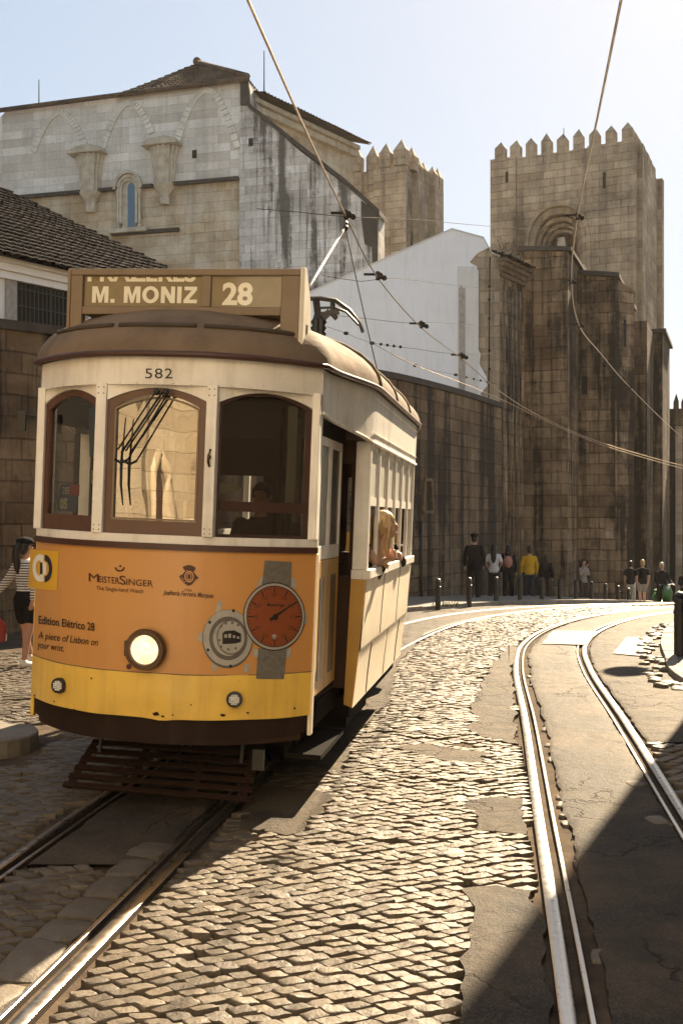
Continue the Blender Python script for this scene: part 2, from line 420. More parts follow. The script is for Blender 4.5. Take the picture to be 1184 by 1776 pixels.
M['wood'] = paint('varnished window wood', (.10,.042,.024), .35, .45, (.03,.015,.01), coat=.2, scale=6.)
M['wood_dark'] = paint('dark varnished wood', (.05,.02,.012), .35, .4, (.02,.01,.008), coat=.2)
M['slat'] = paint('rusty brown guard slats', (.024,.012,.008), .8, .5, (.012,.009,.007), .12)
M['glass'] = glass('front window glass', (.80,.82,.78), .7, 0., 0.)
M['glass_c'] = glass('wavy centre window glass', (.78,.80,.76), 2.2, 0., .03)
M['glass_s'] = glass('sign glass', (.92,.91,.88), .13, .05)
M['pane'] = paint('frosted upper pane', (.52,.50,.44), .3, .2)
M['blind'] = plain('olive destination blind', (.27,.21,.115), .6, var=.25, scale=5.)
M['blind_text'] = plain('pale blind lettering', (.95,.92,.80), .6, var=.05)
M['black'] = plain('black rubber', (.012,.012,.012), .5)
M['black_metal'] = plain('black painted iron', (.018,.017,.016), .45, 0., .5)
M['under'] = plain('dark underframe', (.014,.012,.010), .9, 0., .05)
M['chrome'] = plain('chrome', (.6,.58,.54), .2, 1., .5, .1)
M['brass'] = plain('aged lamp ring', (.10,.06,.035), .4, .6, .5, .4)
M['ink'] = plain('black ink', (.014,.010,.010), .5, var=0.)
M['ink_brown'] = plain('dark brown ink', (.07,.022,.01), .5, var=0.)
M['white_ink'] = plain('white ink', (.8,.78,.72), .5, var=0.)
M['gold_ink'] = plain('gold ink', (.70,.40,.03), .4, var=.05)
M['navy'] = plain('navy ink', (.012,.014,.03), .5, var=0.)
M['watch_grey'] = plain('printed grey strap', (.17,.155,.13), .6, var=.5, scale=40.)
M['watch_steel'] = plain('printed steel', (.40,.38,.34), .35, 0., .5, .3, 15.)
M['watch_dark'] = plain('printed dark steel', (.13,.115,.10), .4, var=.3, scale=20.)
M['watch_face'] = plain('printed rust dial', (.24,.062,.02), .45, var=.12)
def headlens():
    m = NT('lit headlight lens'); ob = m.coord('Object')
    f = m.ramp(m.noise(ob, 22., 3., .6, 1.), [(.35,.35), (.62,1.)])
    m.P(Base_Color=(.8,.7,.5), Roughness=.2); m.set(m.b, 'Emission Color', m.mix(f, (.55,.24,.07), (1.,.80,.48))); m.b.inputs['Emission Strength'].default_value = .36
    return m.mat
M['lens_on'] = headlens()
M['lens'] = plain('clear lamp lens', (.45,.47,.48), .08, 0., 1., .6, 90.)
M['card_blue'] = plain('blue route card', (.05,.14,.34), .5, var=.1)
M['card_red'] = plain('red card', (.55,.10,.08), .5, var=.1)
M['card_yellow'] = plain('yellow card', (.75,.55,.03), .5, var=.1)
M['wire'] = plain('copper overhead wire', (.50,.38,.25), .28, 1., .5, .3)
M['cable'] = plain('dark steel cable', (.04,.034,.03), .9, 0., .1)
M['pole'] = plain('trolley pole steel', (.40,.34,.26), .35, .8)
M['red_car'] = paint('red car paint', (.22,.012,.014), .25, .1, coat=.6, streak=False)
M['door_glass'] = plain('dark door glass', (.014,.012,.011), .25, 0., .25)
M['car_glass'] = plain('dark car glass', (.02,.022,.024), .06, 0., .8)
M['red_seat'] = plain('red vinyl', (.42,.03,.03), .4)
M['lining'] = paint('dark wooden interior', (.05,.026,.016), .6, .3, (.03,.02,.012), .1, False)
M['curtain'] = plain('cream curtain', (.55,.48,.36), .9)
M['gallery'] = ashlar('sunlit limestone facade', (.46,.38,.26), (.54,.46,.33), (.36,.29,.2), .8, .4, .3, seed=7.7, stcol=(.2,.15,.1))
M['ochre'] = paint('ochre house wall', (.15,.11,.07), .9, .3, (.2,.14,.08), .1, True, scale=.8)
M['cream_house'] = paint('cream house wall', (.82,.78,.70), .9, .2, (.3,.22,.14), .1, True, scale=.8)
M['shutter'] = paint('dark green shutter', (.03,.05,.04), .6, .3)
M['globe'] = plain('opal lamp globe', (.7,.68,.62), .3, var=.05)
M['weed'] = plain('green weeds', (.07,.10,.03), .8)

# ---------------------------------------------------------------- ground, tracks, cobbles
def ground_sheet():
    xs = [-60, -30, -18] + [-12+.5*i for i in range(57)] + [20, 30, 60, 120]
    ys = [-40, -20, -8] + [-2+.5*i for i in range(100)] + [52, 60, 75, 100, 150, 260]
    P = []
    for y in ys:
        P.append([(x, y, gz(y)-.022+(.012*nz(x*.6, y*.6)+.008*nz(x*2.1, y*2.1, 4.) if -1 < y < 30 and abs(x) < 10 else 0)) for x in xs])
    m = MB(); m.grid(P)
    return tag(m.build('road_bed', M['dirt'], smooth=True), kind='structure')
ground_sheet()

RL2 = catmull([(.25,0,0), (.875,4.23,0), (1.32,7.41,0), (1.77,10.6,0), (2.26,14.25,0), (2.85,17.2,0), (3.87,20.0,0), (5.5,22.9,0), (8.1,26.2,0), (11.2,29.2,0), (16,33,0), (24,38.5,0), (40,48,0)], .2)
RR2 = offset2(RL2, .95)
RR1 = catmull([(-1.92,0,0), (-1.229,4.31,0), (-.749,7.41,0), (-.29,10.2,0), (.27,13.5,0), (1.0,16.8,0), (2.2,20.4,0), (3.9,23.6,0), (6.3,26.5,0), (10,29.8,0), (15.5,34,0), (24,40,0), (40,50,0)], .2)
RL1 = offset2(RR1, -.95)

def rail(name, pts, side, label):                      # side +1: flange groove on the right of the head
    m = MB(); hd, gr, lp = .068, .048, .026
    prof = [(-hd/2-.003, -.05), (-hd/2, .010), (-hd/2+.006, .014), (hd/2-.006, .014), (hd/2, .010), (hd/2+.002, -.03),
            (hd/2+gr-.002, -.03), (hd/2+gr, .008), (hd/2+gr+.004, .011), (hd/2+gr+lp-.004, .011), (hd/2+gr+lp, .007), (hd/2+gr+lp+.003, -.05)]
    prof = [(a*side, b) for a, b in prof]
    rows = []
    offs = {a: offset2(pts, a) for a, b in prof}
    for i in range(len(pts)):
        rows.append([Vector((offs[a][i].x, offs[a][i].y, gz(pts[i].y)+b)) for a, b in prof])
    m.grid(rows)
    o = m.build(name, M['steel'], smooth=True, angle=35)
    o.data.materials.append(M['groove'])
    n = len(prof)-1
    for k, p in enumerate(o.data.polygons):
        if k % n in (0, 4, 5, 6, 10): p.material_index = 1
    return tag(o, kind='structure')
rail('tram_rail', RL2, 1, ''); rail('tram_rail', RR2, -1, ''); rail('tram_rail', RL1, 1, ''); rail('tram_rail', RR1, -1, '')

def xat(pts, Y):                                       # x of a rail at depth Y
    for a, b in zip(pts, pts[1:]):
        if a.y <= Y <= b.y: return lerp(a.x, b.x, (Y-a.y)/max(b.y-a.y, 1e-6))
    return pts[0].x if Y < pts[0].y else pts[-1].x

def ragged(poly, amp=.05, step=.06, seed=0.):
    """subdivide a closed plan outline and roughen it"""
    out = []; n = len(poly)
    for i in range(n):
        a = Vector(poly[i]); b = Vector(poly[(i+1) % n]); L = (b-a).length; k = max(1, int(L/step))
        nrm = Vector((-(b-a).y, (b-a).x, 0)).normalized() if L > 1e-6 else Vector((0,0,0))
        for j in range(k):
            p = a.lerp(b, j/k)
            d = amp*(1.2*nz(p.x*2.6, p.y*2.6, seed)+.5*nz(p.x*8., p.y*8., seed+5)+.2*nz(p.x*23, p.y*23, seed))
            q = p+nrm*d; out.append(Vector((q.x, q.y, 0)))
    return out
PATCHES = []
def patch(name, poly, mat, top=.016, amp=.05, seed=0., record=True, kind='structure'):
    P = ragged(poly, amp, .05, seed)
    if record: PATCHES.append([(p.x, p.y) for p in P])
    b = bmesh.new()
    vs_ = [b.verts.new((p.x, p.y, gz(p.y)+top)) for p in P]
    f = b.faces.new(vs_)
    if f.normal.z < 0: f.normal_flip()
    inner = bmesh.ops.inset_individual(b, faces=[f], thickness=.03, use_even_offset=False)
    for v in vs_: v.co.z -= .014
    ex = bmesh.ops.extrude_edge_only(b, edges=[e for e in b.edges if e.is_boundary])
    for v in ex['geom']:
        if isinstance(v, bmesh.types.BMVert): v.co.z -= .06
    bmesh.ops.triangulate(b, faces=[q for q in b.faces if len(q.verts) > 4])
    bmesh.ops.recalc_face_normals(b, faces=b.faces)
    me = bpy.data.meshes.new(name); b.to_mesh(me); b.free(); me.materials.append(mat)
    o = bpy.data.objects.new(name, me); col.objects.link(o)
    return tag(o, kind=kind)
def strip(name, Lp, Rp, mat, top=.014, ampL=.0, ampR=.0, seed=0., y0=0, y1=60):
    """road surfacing between two plan curves, ragged along them"""
    rows = []
    ya = [y0+.06*i for i in range(int((min(y1, 22)-y0)/.06)+1)]+[22+.25*i for i in range(1, int(max(0, y1-22)/.25)+1)]
    for Y in ya:
        f = lambda s, a: a*(nz(Y*1.7, seed+s, 1.)+.6*nz(Y*6., seed+s, 2.)+.25*nz(Y*17, seed+s, 3.))
        a = Lp(Y)+f(0., ampL); c = Rp(Y)+f(7., ampR)
        z = gz(Y)
        n = 7; r = [Vector((a, Y, z-.05)), Vector((a+.004, Y, z+top-.010))]
        for k in range(n):
            x = lerp(a+.03, c-.03, k/(n-1)); r.append(Vector((x, Y, z+top+.006*nz(x*1.5, Y*1.5, seed))))
        r += [Vector((c-.004, Y, z+top-.010)), Vector((c, Y, z-.05))]
        rows.append(r)
    m = MB(); m.grid(rows)
    o = m.build(name, mat, smooth=True, angle=60)
    PATCHES.append([(Lp(Y), Y) for Y in ya[::4]]+[(Rp(Y), Y) for Y in reversed(ya[::4])])
    return tag(o, kind='structure')

# asphalt along and between the tracks (outlines read from the photograph, laid on the road)
gp = lambda pts: [G(x, y) for x, y in pts]
patch('road_surface', gp([(735,1100),(712,1130),(690,1150),(684,1182),(676,1218),(653,1236),(629,1257),(602,1287),(609,1306),(591,1342),(545,1333),(500,1330),(440,1352),(560,1180),(660,1105)]), M['asphalt_pale'], .013, .05, 1.)
patch('road_surface', gp([(440,1366),(500,1369),(545,1374),(581,1383),(557,1398),(568,1413),(536,1424),(530,1443),(498,1451),(412,1440),(425,1400)]), M['asphalt_pale'], .013, .035, 2.)
patch('road_surface', gp([(880,1120),(850,1160),(838,1182),(826,1204),(817,1226),(824,1242),(812,1265),(832,1280),(893,1292),(889,1200),(886,1160),(900,1124)]), M['asphalt_pale'], .013, .05, 3.)
patch('road_surface', gp([(804,1398),(850,1386),(903,1388),(912,1450),(860,1446),(823,1444),(828,1420)]), M['asphalt_pale'], .013, .04, 4.)
patch('road_surface', gp([(800,1546),(812,1576),(806,1640),(795,1668),(801,1692),(790,1776),(770,1990),(960,1990),(955,1800),(944,1680),(928,1545),(860,1538)]), M['asphalt'], .013, .05, 5.)
patch('road_surface', gp([(688,1296),(745,1290),(850,1308),(846,1326),(770,1320)]), M['asphalt_pale'], .004, .04, 6.)
strip('road_surface', lambda Y: xat(RL2, Y)+.17+.05*max(0, nz(Y*.7, 3.3)), lambda Y: xat(RR2, Y)-.115, M['asphalt'], .012, .035, .02, 11., 0., 27)
strip('road_surface', lambda Y: xat(RR2, Y)+.075, lambda Y: 2.75+.17*Y if Y < 13 else 4.96+.30*(Y-13)+max(0, Y-20)*.9, M['asphalt_pale'], .012, .03, .0, 12., 9.5, 30)
strip('road_surface', lambda Y: xat(RR2, Y)+.09, lambda Y: 2.75+.17*Y, M['asphalt'], .012, .03, .0, 13., 0., 7.6)
strip('road_surface', lambda Y: xat(RL1, Y)+.13, lambda Y: xat(RR1, Y)-.15, M['asphalt'], .012, .03, .05, 14., 6.15, 12)
strip('road_surface', lambda Y: xat(RL1, Y)-2.6, lambda Y: xat(RL1, Y)-.075, M['asphalt_pale'], .010, .0, .02, 15., 14.5, 27)
strip('road_surface', lambda Y: xat(RL1, Y)+.13, lambda Y: xat(RR1, Y)-.13, M['asphalt_pale'], .010, .02, .02, 16., 14.5, 27)
# pale worn markings between and beside the rails of the far track
for pp in ([(958,1096),(1036,1097),(1012,1121),(938,1119)], [(1086,1107),(1131,1109),(1119,1141),(1062,1136)]):
    m = MB(); P = [p+Vector((0,0,.026)) for p in ragged(gp(pp), .02, .08, 3.)]
    m.add(P, [tuple(range(len(P)))]); tag(m.build('road_marking', M['paintmark']), kind='structure')

# cobbles: one worn stone after another, laid in staggered rows
class Stones:
    def __init__(s): s.v = []; s.f = []; s.shear = 0.
    def stone(s, cx, cy, ax, ay, ang, z, rng, h=.03, dome=.006, n=12):
        ca, sa = cos(ang), sin(ang); tx = rng.gauss(0, .05); ty = rng.gauss(0, .06)
        jit = [rng.uniform(.90, 1.04) for _ in range(n)]
        o = len(s.v)
        ring = []
        for k in range(n):
            q = 2*pi*(k+(0 if s.shear else .5))/n; c, d = cos(q), sin(q)
            if s.shear:                                     # lozenge with worn corners
                p = 1.12; rr = (abs(c)**p+abs(d)**p)**(-1/p)*jit[k]; x_, y_ = c*rr*ax, d*rr*ay; ring.append((x_+s.shear*y_, y_))
            else: p = 6.5; rr = (abs(c)**p+abs(d)**p)**(-1/p)*jit[k]; ring.append((c*rr*ax, d*rr*ay))
        s.v.append((cx, cy, z+dome+rng.uniform(-.002, .003)))
        for sc, dz in ((.70, dome*.6), (.93, 0), (.99, -.005), (1.01, -h-.025)):
            for x, y in ring:
                s.v.append((cx+(x*ca-y*sa)*sc, cy+(x*sa+y*ca)*sc, z+dz+(x*tx+y*ty)*sc+rng.uniform(-.0022, .0022)))
        for k in range(n):
            k2 = (k+1) % n
            s.f.append((o, o+1+k, o+1+k2))
            for r in range(3):
                a = o+1+r*n; b = a+n
                s.f.append((a+k, b+k, b+k2, a+k2))
    def build(s, name, mat):
        me = bpy.data.meshes.new(name); me.from_pydata(s.v, [], s.f); me.materials.append(mat)
        me.polygons.foreach_set('use_smooth', [True]*len(me.polygons)); me.set_sharp_from_angle(angle=R(48))
        o = bpy.data.objects.new(name, me); col.objects.link(o); return tag(o, kind='structure')
def lay(inside, y0, y1, x0, x1, ang, seed, ha=.074, hb=.053):
    """lozenge setts: a skewed lattice of stones with half-diagonals ha across and hb along the road"""
    rng = random.Random(seed); S = Stones(); S.shear = .30; ca, sa = cos(ang), sin(ang)
    boxes = [(min(p[0] for p in P), max(p[0] for p in P), min(p[1] for p in P), max(p[1] for p in P), P) for P in PATCHES]
    nj = int((y1-y0)/hb)+2; ni = int((x1-x0)/(2*ha))+2
    for j in range(nj):
        for i in range(ni):
            u = x0+2*ha*(i+.5*(j % 2)); v = y0+hb*j
            bx = .06*sin(u*1.1+.25*v)+.05*nz(u*.7, v*.5, 3.)+.02*nz(u*2.5, v*2.5, 8.); by = .05*nz(u*.6+9, v*.8)
            X = (u+by)*ca+(v+bx)*sa; Y = -(u+by)*sa+(v+bx)*ca
            if not inside(X, Y): continue
            hit = False
            for a, b, c, d, P in boxes:
                if a < X < b and c < Y < d and in_poly(X, Y, P): hit = True; break
            gap = nz(X*1.3+20, Y*1.3, 9.)
            if hit or (gap > .62 and rng.random() < .8) or rng.random() < .008: continue
            z = gz(Y)+.008+.014*nz(X*.9, Y*.9, 2.)+rng.gauss(0, .0035)-(.012 if gap > .45 else 0)
            S.stone(X+rng.gauss(0, .004), Y+rng.gauss(0, .003), ha*rng.uniform(.86, .95), hb*rng.uniform(.80, .90), -ang+rng.gauss(0, .05), z, rng, dome=rng.uniform(.000, .003), n=12 if Y < 11 else 8)
    return S.build('cobbled_road', M['cobble'])
mid = lambda X, Y: xat(RR1, Y)+.095 < X < xat(RL2, Y)-.085 and 3.2 < Y < 27
lay(mid, 3.0, 27, -5, 6, R(7), 1)
lay(lambda X, Y: xat(RL1, Y)+.14 < X < xat(RR1, Y)-.36 and 3.2 < Y < 6.35, 3, 7.5, -4, 1, R(9), 2)
lay(lambda X, Y: X < xat(RL1, Y)-.12 and X > -8 and 4.5 < Y < 16 and not (X < -2.5 and 8.6 < Y < 10.45), 4, 17, -10, 1, R(9), 3)
lay(lambda X, Y: X > xat(RR2, Y)+.10 and 7.5 < Y < 9.6 and X < 4.3, 6, 11, -1, 6, R(-8), 4, .10, .075)
# large setts flanking the near rail, a few loose rounded ones in the gap beside the far rail
S = Stones(); rng = random.Random(5)
y = 3.3
while y < 6.6:
    L = rng.uniform(.26, .40)
    S.stone(xat(RR1, y+L/2)-.225, y+L/2, .115, L*.48, R(-9), .010, rng, dome=.010); y += L
for y in (4.9, 7.05, 7.25, 7.5, 7.72, 8.9, 9.5, 10.2, 12.9, 13.6):
    S.stone(xat(RL2, y)+.19, y, .05, .065, R(-9+rng.uniform(-15, 15)), -.006, rng, dome=.008)
for x, yy in ((1100,1362), (1140,1427)):
    p = G(x, yy); S.stone(p.x, p.y, .07, .10, .2, .016, rng, dome=.010)
S.build('paving_setts', M['sett'])
# grit and stone chips gathered along the broken edges of the surfacing
S = Stones(); rg0 = random.Random(21)
for P in PATCHES:
    for i in range(0, len(P), 1):
        x, y = P[i]
        if 3.6 < y < 15 and -4 < x < 5 and rg0.random() < (.75 if y < 9 else .4):
            for _ in range(2):
                r_ = rg0.uniform(.004, .012); x2 = x+rg0.gauss(0, .04)
                if min(abs(x2-xat(q, y)) for q in (RL2, RR2, RL1, RR1)) < .17: continue
                S.stone(x2, y+rg0.gauss(0, .05), r_, r_*rg0.uniform(.6, 1.), rg0.uniform(0, 3), -.014+rg0.uniform(0, .004), rg0, h=.01, dome=.004, n=6)
for _ in range(900):
    y = 3.8+rg0.random()**1.6*9; x = rg0.uniform(xat(RR1, y)+.1, xat(RL2, y)-.08); r_ = rg0.uniform(.004, .012)
    S.stone(x, y, r_, r_*.8, rg0.uniform(0, 3), -.013, rg0, h=.01, dome=.005, n=6)
tag(S.build('gravel', M['sett']), kind='stuff')
# raised pavement stub and kerbs
def slab(name, poly, h, mat, bev=.02):
    b = bmesh.new(); f = b.faces.new([b.verts.new((p[0], p[1], gz(p[1])-.08)) for p in poly])
    ex = bmesh.ops.extrude_face_region(b, geom=[f])
    for v in ex['geom']:
        if isinstance(v, bmesh.types.BMVert): v.co.z += .08+h
    bmesh.ops.recalc_face_normals(b, faces=b.faces)
    bmesh.ops.triangulate(b, faces=[q for q in b.faces if len(q.verts) > 4])
    me = bpy.data.meshes.new(name); b.to_mesh(me); b.free(); me.materials.append(mat)
    o = bpy.data.objects.new(name, me); col.objects.link(o)
    md = o.modifiers.new('bevel', 'BEVEL'); md.width = bev; md.segments = 2; md.limit_method = 'ANGLE'; md.angle_limit = R(40)
    return tag(o, kind='structure')
arc = [(-2.95+.35*sin(t), 9.35-.35*cos(t)*1.2) for t in [pi*k/10 for k in range(11)]]
slab('pavement', [(-7, 8.4)]+[(-3.1, 8.85)]+arc+[(-3.3, 10.2), (-7, 10.2)], .13, M['pavement'], .03)
KERB = catmull([(-1.6,18.4,0), (.2,21.6,0), (1.44,23.4,0), (2.15,24.4,0), (3.8,26.8,0), (5.9,29.8,0), (8.4,33,0), (12,37,0), (18,42,0), (30,50,0)], .9)
def sweep_kerb(name, pts, wd, h, mat, rng=random.Random(8)):
    m = MB(); o1 = offset2(pts, -wd)
    for i in range(len(pts)-1):
        a, b, c, d = pts[i], pts[i+1], o1[i+1], o1[i]; g = .006; dz = rng.uniform(-.008, .008)
        t = (b-a).normalized()*g
        z = [gz(p.y)+h+dz for p in (a, b, c, d)]; q = [a+t, b-t, c-t, d+t]
        m.add([Vector((p.x, p.y, gz(p.y)-.05)) for p in q]+[Vector((p.x, p.y, zz)) for p, zz in zip(q, z)],
              [(4,5,6,7),(0,1,5,4),(1,2,6,5),(2,3,7,6),(3,0,4,7)])
    return tag(m.build(name, mat, bevel=.012), kind='structure')
sweep_kerb('kerb', KERB, .22, .11, M['kerb'])
rows = []; K2 = offset2(KERB, -.22); K3 = offset2(KERB, -7)
for a, b in zip(K2, K3):
    rows.append([Vector((lerp(a.x, b.x, k/5), lerp(a.y, b.y, k/5), gz(a.y)+.10)) for k in range(6)])
m = MB(); m.grid(rows); tag(m.build('pavement', M['pavement']), kind='structure')
KR = [Vector(p) for p in ((3.2,2,0), (3.55,6,0), (3.85,10,0), (4.02,13.2,0), (4.42,15,0), (4.95,17,0), (5.85,19.5,0), (7.3,22,0), (9.5,25,0))]
KR = [p for p in catmull(KR, .45)]
m = MB(); rg = random.Random(3)
sweep_kerb('kerb', offset2(KR, .16), .16, .09, M['kerb'], rg)
rows = []; K4 = offset2(KR, .16); K5 = offset2(KR, 1.9)
for a, b in zip(K4, K5): rows.append([Vector((lerp(a.x, b.x, k/4), lerp(a.y, b.y, k/4), gz(a.y)+.075)) for k in range(5)])
m = MB(); m.grid(rows); tag(m.build('pavement', M['pavement']), kind='structure')
m = MB(); m.grid([[(x, y, .004) for x in (-7,-5,-3,-1,1,3)] for y in (-7,-5,-3,-1,.6)]); tag(m.build('pavement', M['bounce_paving']), kind='structure')  # unseen pale sheet added behind the camera to bounce light onto the tram
# broken stones along the right-hand kerb
S = Stones()
for i in range(70):
    y = rg.uniform(12.4, 20); p = xat(KR, y)
    S.stone(p-rg.uniform(.02, .30), y, rg.uniform(.04, .10), rg.uniform(.04, .1), rg.uniform(-1, 1), .02+rg.uniform(0, .03), rg, dome=.015)
S.build('paving_setts', M['sett'])

# ---------------------------------------------------------------- buildings
def wall_run(pts, tops, th, zb=-3.):
    """wall along plan points with a top height at each, thickness th behind (to the left)"""
    m = MB(); back = offset2(pts, -th); rows = []
    n = len(pts)
    v = []
    for p, q, t in zip(pts, back, tops):
        v += [(p.x, p.y, zb), (p.x, p.y, t), (q.x, q.y, t), (q.x, q.y, zb)]
    f = []
    for i in range(n-1):
        a = i*4; b = a+4
        f += [(a, b, b+1, a+1), (a+1, b+1, b+2, a+2), (a+2, b+2, b+3, a+3)]
    f += [(0,1,2,3), (4*n-4, 4*n-1, 4*n-2, 4*n-3)]
    m.add(v, f); return m
# the retaining wall that follows the kerb from the left to the pale pier
WL = catmull([(-9.6,14.5,0), (-5.9,18.4,0), (-2.6,22.6,0), (.97,27.6,0), (3.1,31.2,0), (5.2,35.6,0)], .8)
WT = [lerp(5.15, 5.55, min(1, max(0, (p.y-18)/10))) for p in WL]
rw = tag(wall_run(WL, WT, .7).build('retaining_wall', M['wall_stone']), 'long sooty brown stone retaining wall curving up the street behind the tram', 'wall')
cp = wall_run([p for p in offset2(WL, .06)], [t+.16 for t in WT], .85, 0)
m = MB(); back = offset2(WL, -.8); fr = offset2(WL, .06)
for i in range(len(WL)-1):
    a, b, c, d = fr[i], fr[i+1], back[i+1], back[i]; z0, z1 = WT[i]+.003, WT[i+1]+.003
    m.add([(a.x,a.y,z0),(b.x,b.y,z1),(c.x,c.y,z1),(d.x,d.y,z0),(a.x,a.y,z0+.16),(b.x,b.y,z1+.16),(c.x,c.y,z1+.2),(d.x,d.y,z0+.2)],
          [(0,3,2,1),(4,5,6,7),(0,1,5,4),(1,2,6,5),(2,3,7,6),(3,0,4,7)])
m.build('coping', M['soot'], rw)
# blind niche with stone frame in the wall, and thin pipes down it
def on_wall(px):                                        # plan point of the wall seen at photograph column px
    for a, b in zip(WL, WL[1:]):
        fa = CX+a.x*F/a.y; fb = CX+b.x*F/b.y
        if fa <= px <= fb: return a.lerp(b, (px-fa)/(fb-fa)), (b-a).normalized()
p, t = on_wall(740); nrm = Vector((t.y, -t.x, 0))
z1 = CAMZ+(CY-832)*p.y/F; z0 = CAMZ+(CY-888)*p.y/F; hw_ = .30
m = MB()
for a, b in (((-hw_,z0),(-hw_+.1,z1)), ((hw_,z0),(hw_-.1,z1)), ((-hw_,z0),(hw_,z0)), ((-hw_+.1,z1),(hw_-.1,z1))):
    m.bar(p+t*a[0]+nrm*.02+Vector((0,0,a[1])), p+t*b[0]+nrm*.02+Vector((0,0,b[1])), .08, .1, nrm)
m.build('niche_frame', M['mould_dark'], rw)
for px_, y0, y1 in ((727,905,1046), (872,640,1030)):
    q, t = on_wall(min(px_, 864)); nrm = Vector((t.y, -t.x, 0))
    if px_ > 864: continue
    m = MB(); m.tube([q+nrm*.06+Vector((0,0,-.4)), q+nrm*.06+Vector((0,0,CAMZ+(CY-y0)*q.y/F))], .035, 8)
    m.build('drain_pipe', M['black_metal'], rw, True)

def tile_roof(name, A, B, C_, D, mat, parent=None, pitch=.2, rows=12, amp=.05, th=.05):
    """half-round roof tiles on the quad A-B (eave) C-D (ridge); A-D and B-C are the slopes"""
    A, B, C_, D = map(Vector, (A, B, C_, D)); nrm = (B-A).cross(D-A).normalized()
    if nrm.z < 0: nrm = -nrm
    n = max(4, int(max((B-A).length, (C_-D).length)/pitch)); P = []
    rng = random.Random(len(name)+n)
    for r in range(rows):
        for e, lift in ((0., .045), (1., 0.)):
            v = (r+e)/rows; a = A.lerp(D, v); b = B.lerp(C_, v); row = []
            for k in range(n*4+1):
                u = k/(n*4); q = (k % 4)/4.
                h = amp*(1-abs(2*q-1)**2*1.0)-amp*.4
                row.append(a.lerp(b, u)+nrm*(h+lift+.014*nz(u*n*.9, r*3.3, 5.)+.05*nz(u*3., v*3., 1.)))
            P.append(row)
    m = MB(); m.grid(P)
    m.add([A-nrm*th, B-nrm*th, C_-nrm*th, D-nrm*th], [(0,1,2,3)])
    return m.build(name, mat, parent, normals=False)

# white house with the iron-barred window, left, behind the wall
d = Vector((.60, .80, 0)).normalized()                  # along the street
nn = Vector((d.y, -d.x, 0))                             # towards the street
P0 = Vector((-7.05, 20.6, 0)); hw0 = at(0, 442, 20.6).z
house = empty('white_house', (0,0,0), 0, 'low white house with dark tiled hip roof and barred window above the retaining wall', 'house')
E0 = P0-d*5; E1 = P0+d*7.5
hz = 6.95
m = MB()
for a, b in ((E0, E1),):
    back = [a-nn*8, b-nn*8]
    m.add([a+Vector((0,0,3)), b+Vector((0,0,3)), back[1]+Vector((0,0,3)), back[0]+Vector((0,0,3)),
           a+Vector((0,0,hz)), b+Vector((0,0,hz)), back[1]+Vector((0,0,hz)), back[0]+Vector((0,0,hz))],
          [(0,1,5,4),(1,2,6,5),(2,3,7,6),(3,0,4,7),(4,5,6,7)])
m.build('wall', M['house_white'], house)
m = MB()                                                # stepped plaster cornice under the eave
for k, (o_, za, zb) in enumerate(((.10, hz-.34, hz-.20), (.17, hz-.198, hz-.06), (.26, hz-.058, hz+.03))):
    m.prism([E0-d*o_+nn*.003+Vector((0,0,za)), E0-d*o_+nn*o_+Vector((0,0,za)), E0-d*o_+nn*o_+Vector((0,0,zb)), E0-d*o_+nn*.003+Vector((0,0,zb))], (E1-E0)+d*2*o_)
m.build('cornice', M['house_white'], house)
ZV = lambda p, z: Vector((p.x, p.y, z))
ea = ZV(E0+nn*.42, hz+.03); eb = ZV(E1+nn*.42+d*.4, hz+.03)
rb = ZV(E1-nn*3.8-d*4.0, hz+2.75); ra = ZV(E0-nn*3.8, hz+2.75)
tile_roof('roof', ea, eb, rb, ra, M['tile'], house, .21, 22)
ec = ZV(E1-nn*8.4+d*.4, hz+.03)
tile_roof('roof', eb, ec, rb, rb, M['tile'], house, .21, 22)
ed = ZV(E0-nn*8.4, hz+.03)
tile_roof('roof', ec, ed, ra, rb, M['tile'], house, .3, 10)
# the barred window: place it by the photograph columns
def on_line(P, dv, px):
    k = (px-CX)/F
    t = (k*P.y-P.x)/(dv.x-k*dv.y); return P+dv*t
wa = on_line(P0, d, 28); wb = on_line(P0, d, 134)
z1 = CAMZ+(CY-486)*wa.y/F; z0 = 5.0
win = MB()
fw = .26
def frame_on(mb, a, b, z0, z1, w, out, nrm):
    t = (b-a).normalized()
    for (u0, u1, v0, v1) in ((-w, 0, z0, z1), ((b-a).length, (b-a).length+w, z0, z1), (-w, (b-a).length+w, z1, z1+w)):
        p = [ZV(a+t*u0, v0), ZV(a+t*u1, v0), ZV(a+t*u1, v1), ZV(a+t*u0, v1)]
        mb.prism([q+nrm*.003 for q in p], nrm*out)
frame_on(win, wa, wb, z0, z1, fw, .05, nn)
wo = win.build('window', M['reveal'], house)
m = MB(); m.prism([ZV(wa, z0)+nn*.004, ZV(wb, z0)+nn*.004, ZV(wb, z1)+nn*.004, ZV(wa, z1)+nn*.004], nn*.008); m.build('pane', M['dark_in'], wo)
m = MB(); L = (wb-wa).length; n = 15
for k in range(n+1):
    q = wa+d*(L*k/n)+nn*.05; m.bar(ZV(q, z0), ZV(q, z1), .018 if k != 8 else .05, .018)
for k in range(5):
    z = lerp(z0, z1, (k+.5)/5); m.bar(ZV(wa, z)+nn*.065, ZV(wb, z)+nn*.065, .012, .02)
m.build('grille', M['black_metal'], wo)

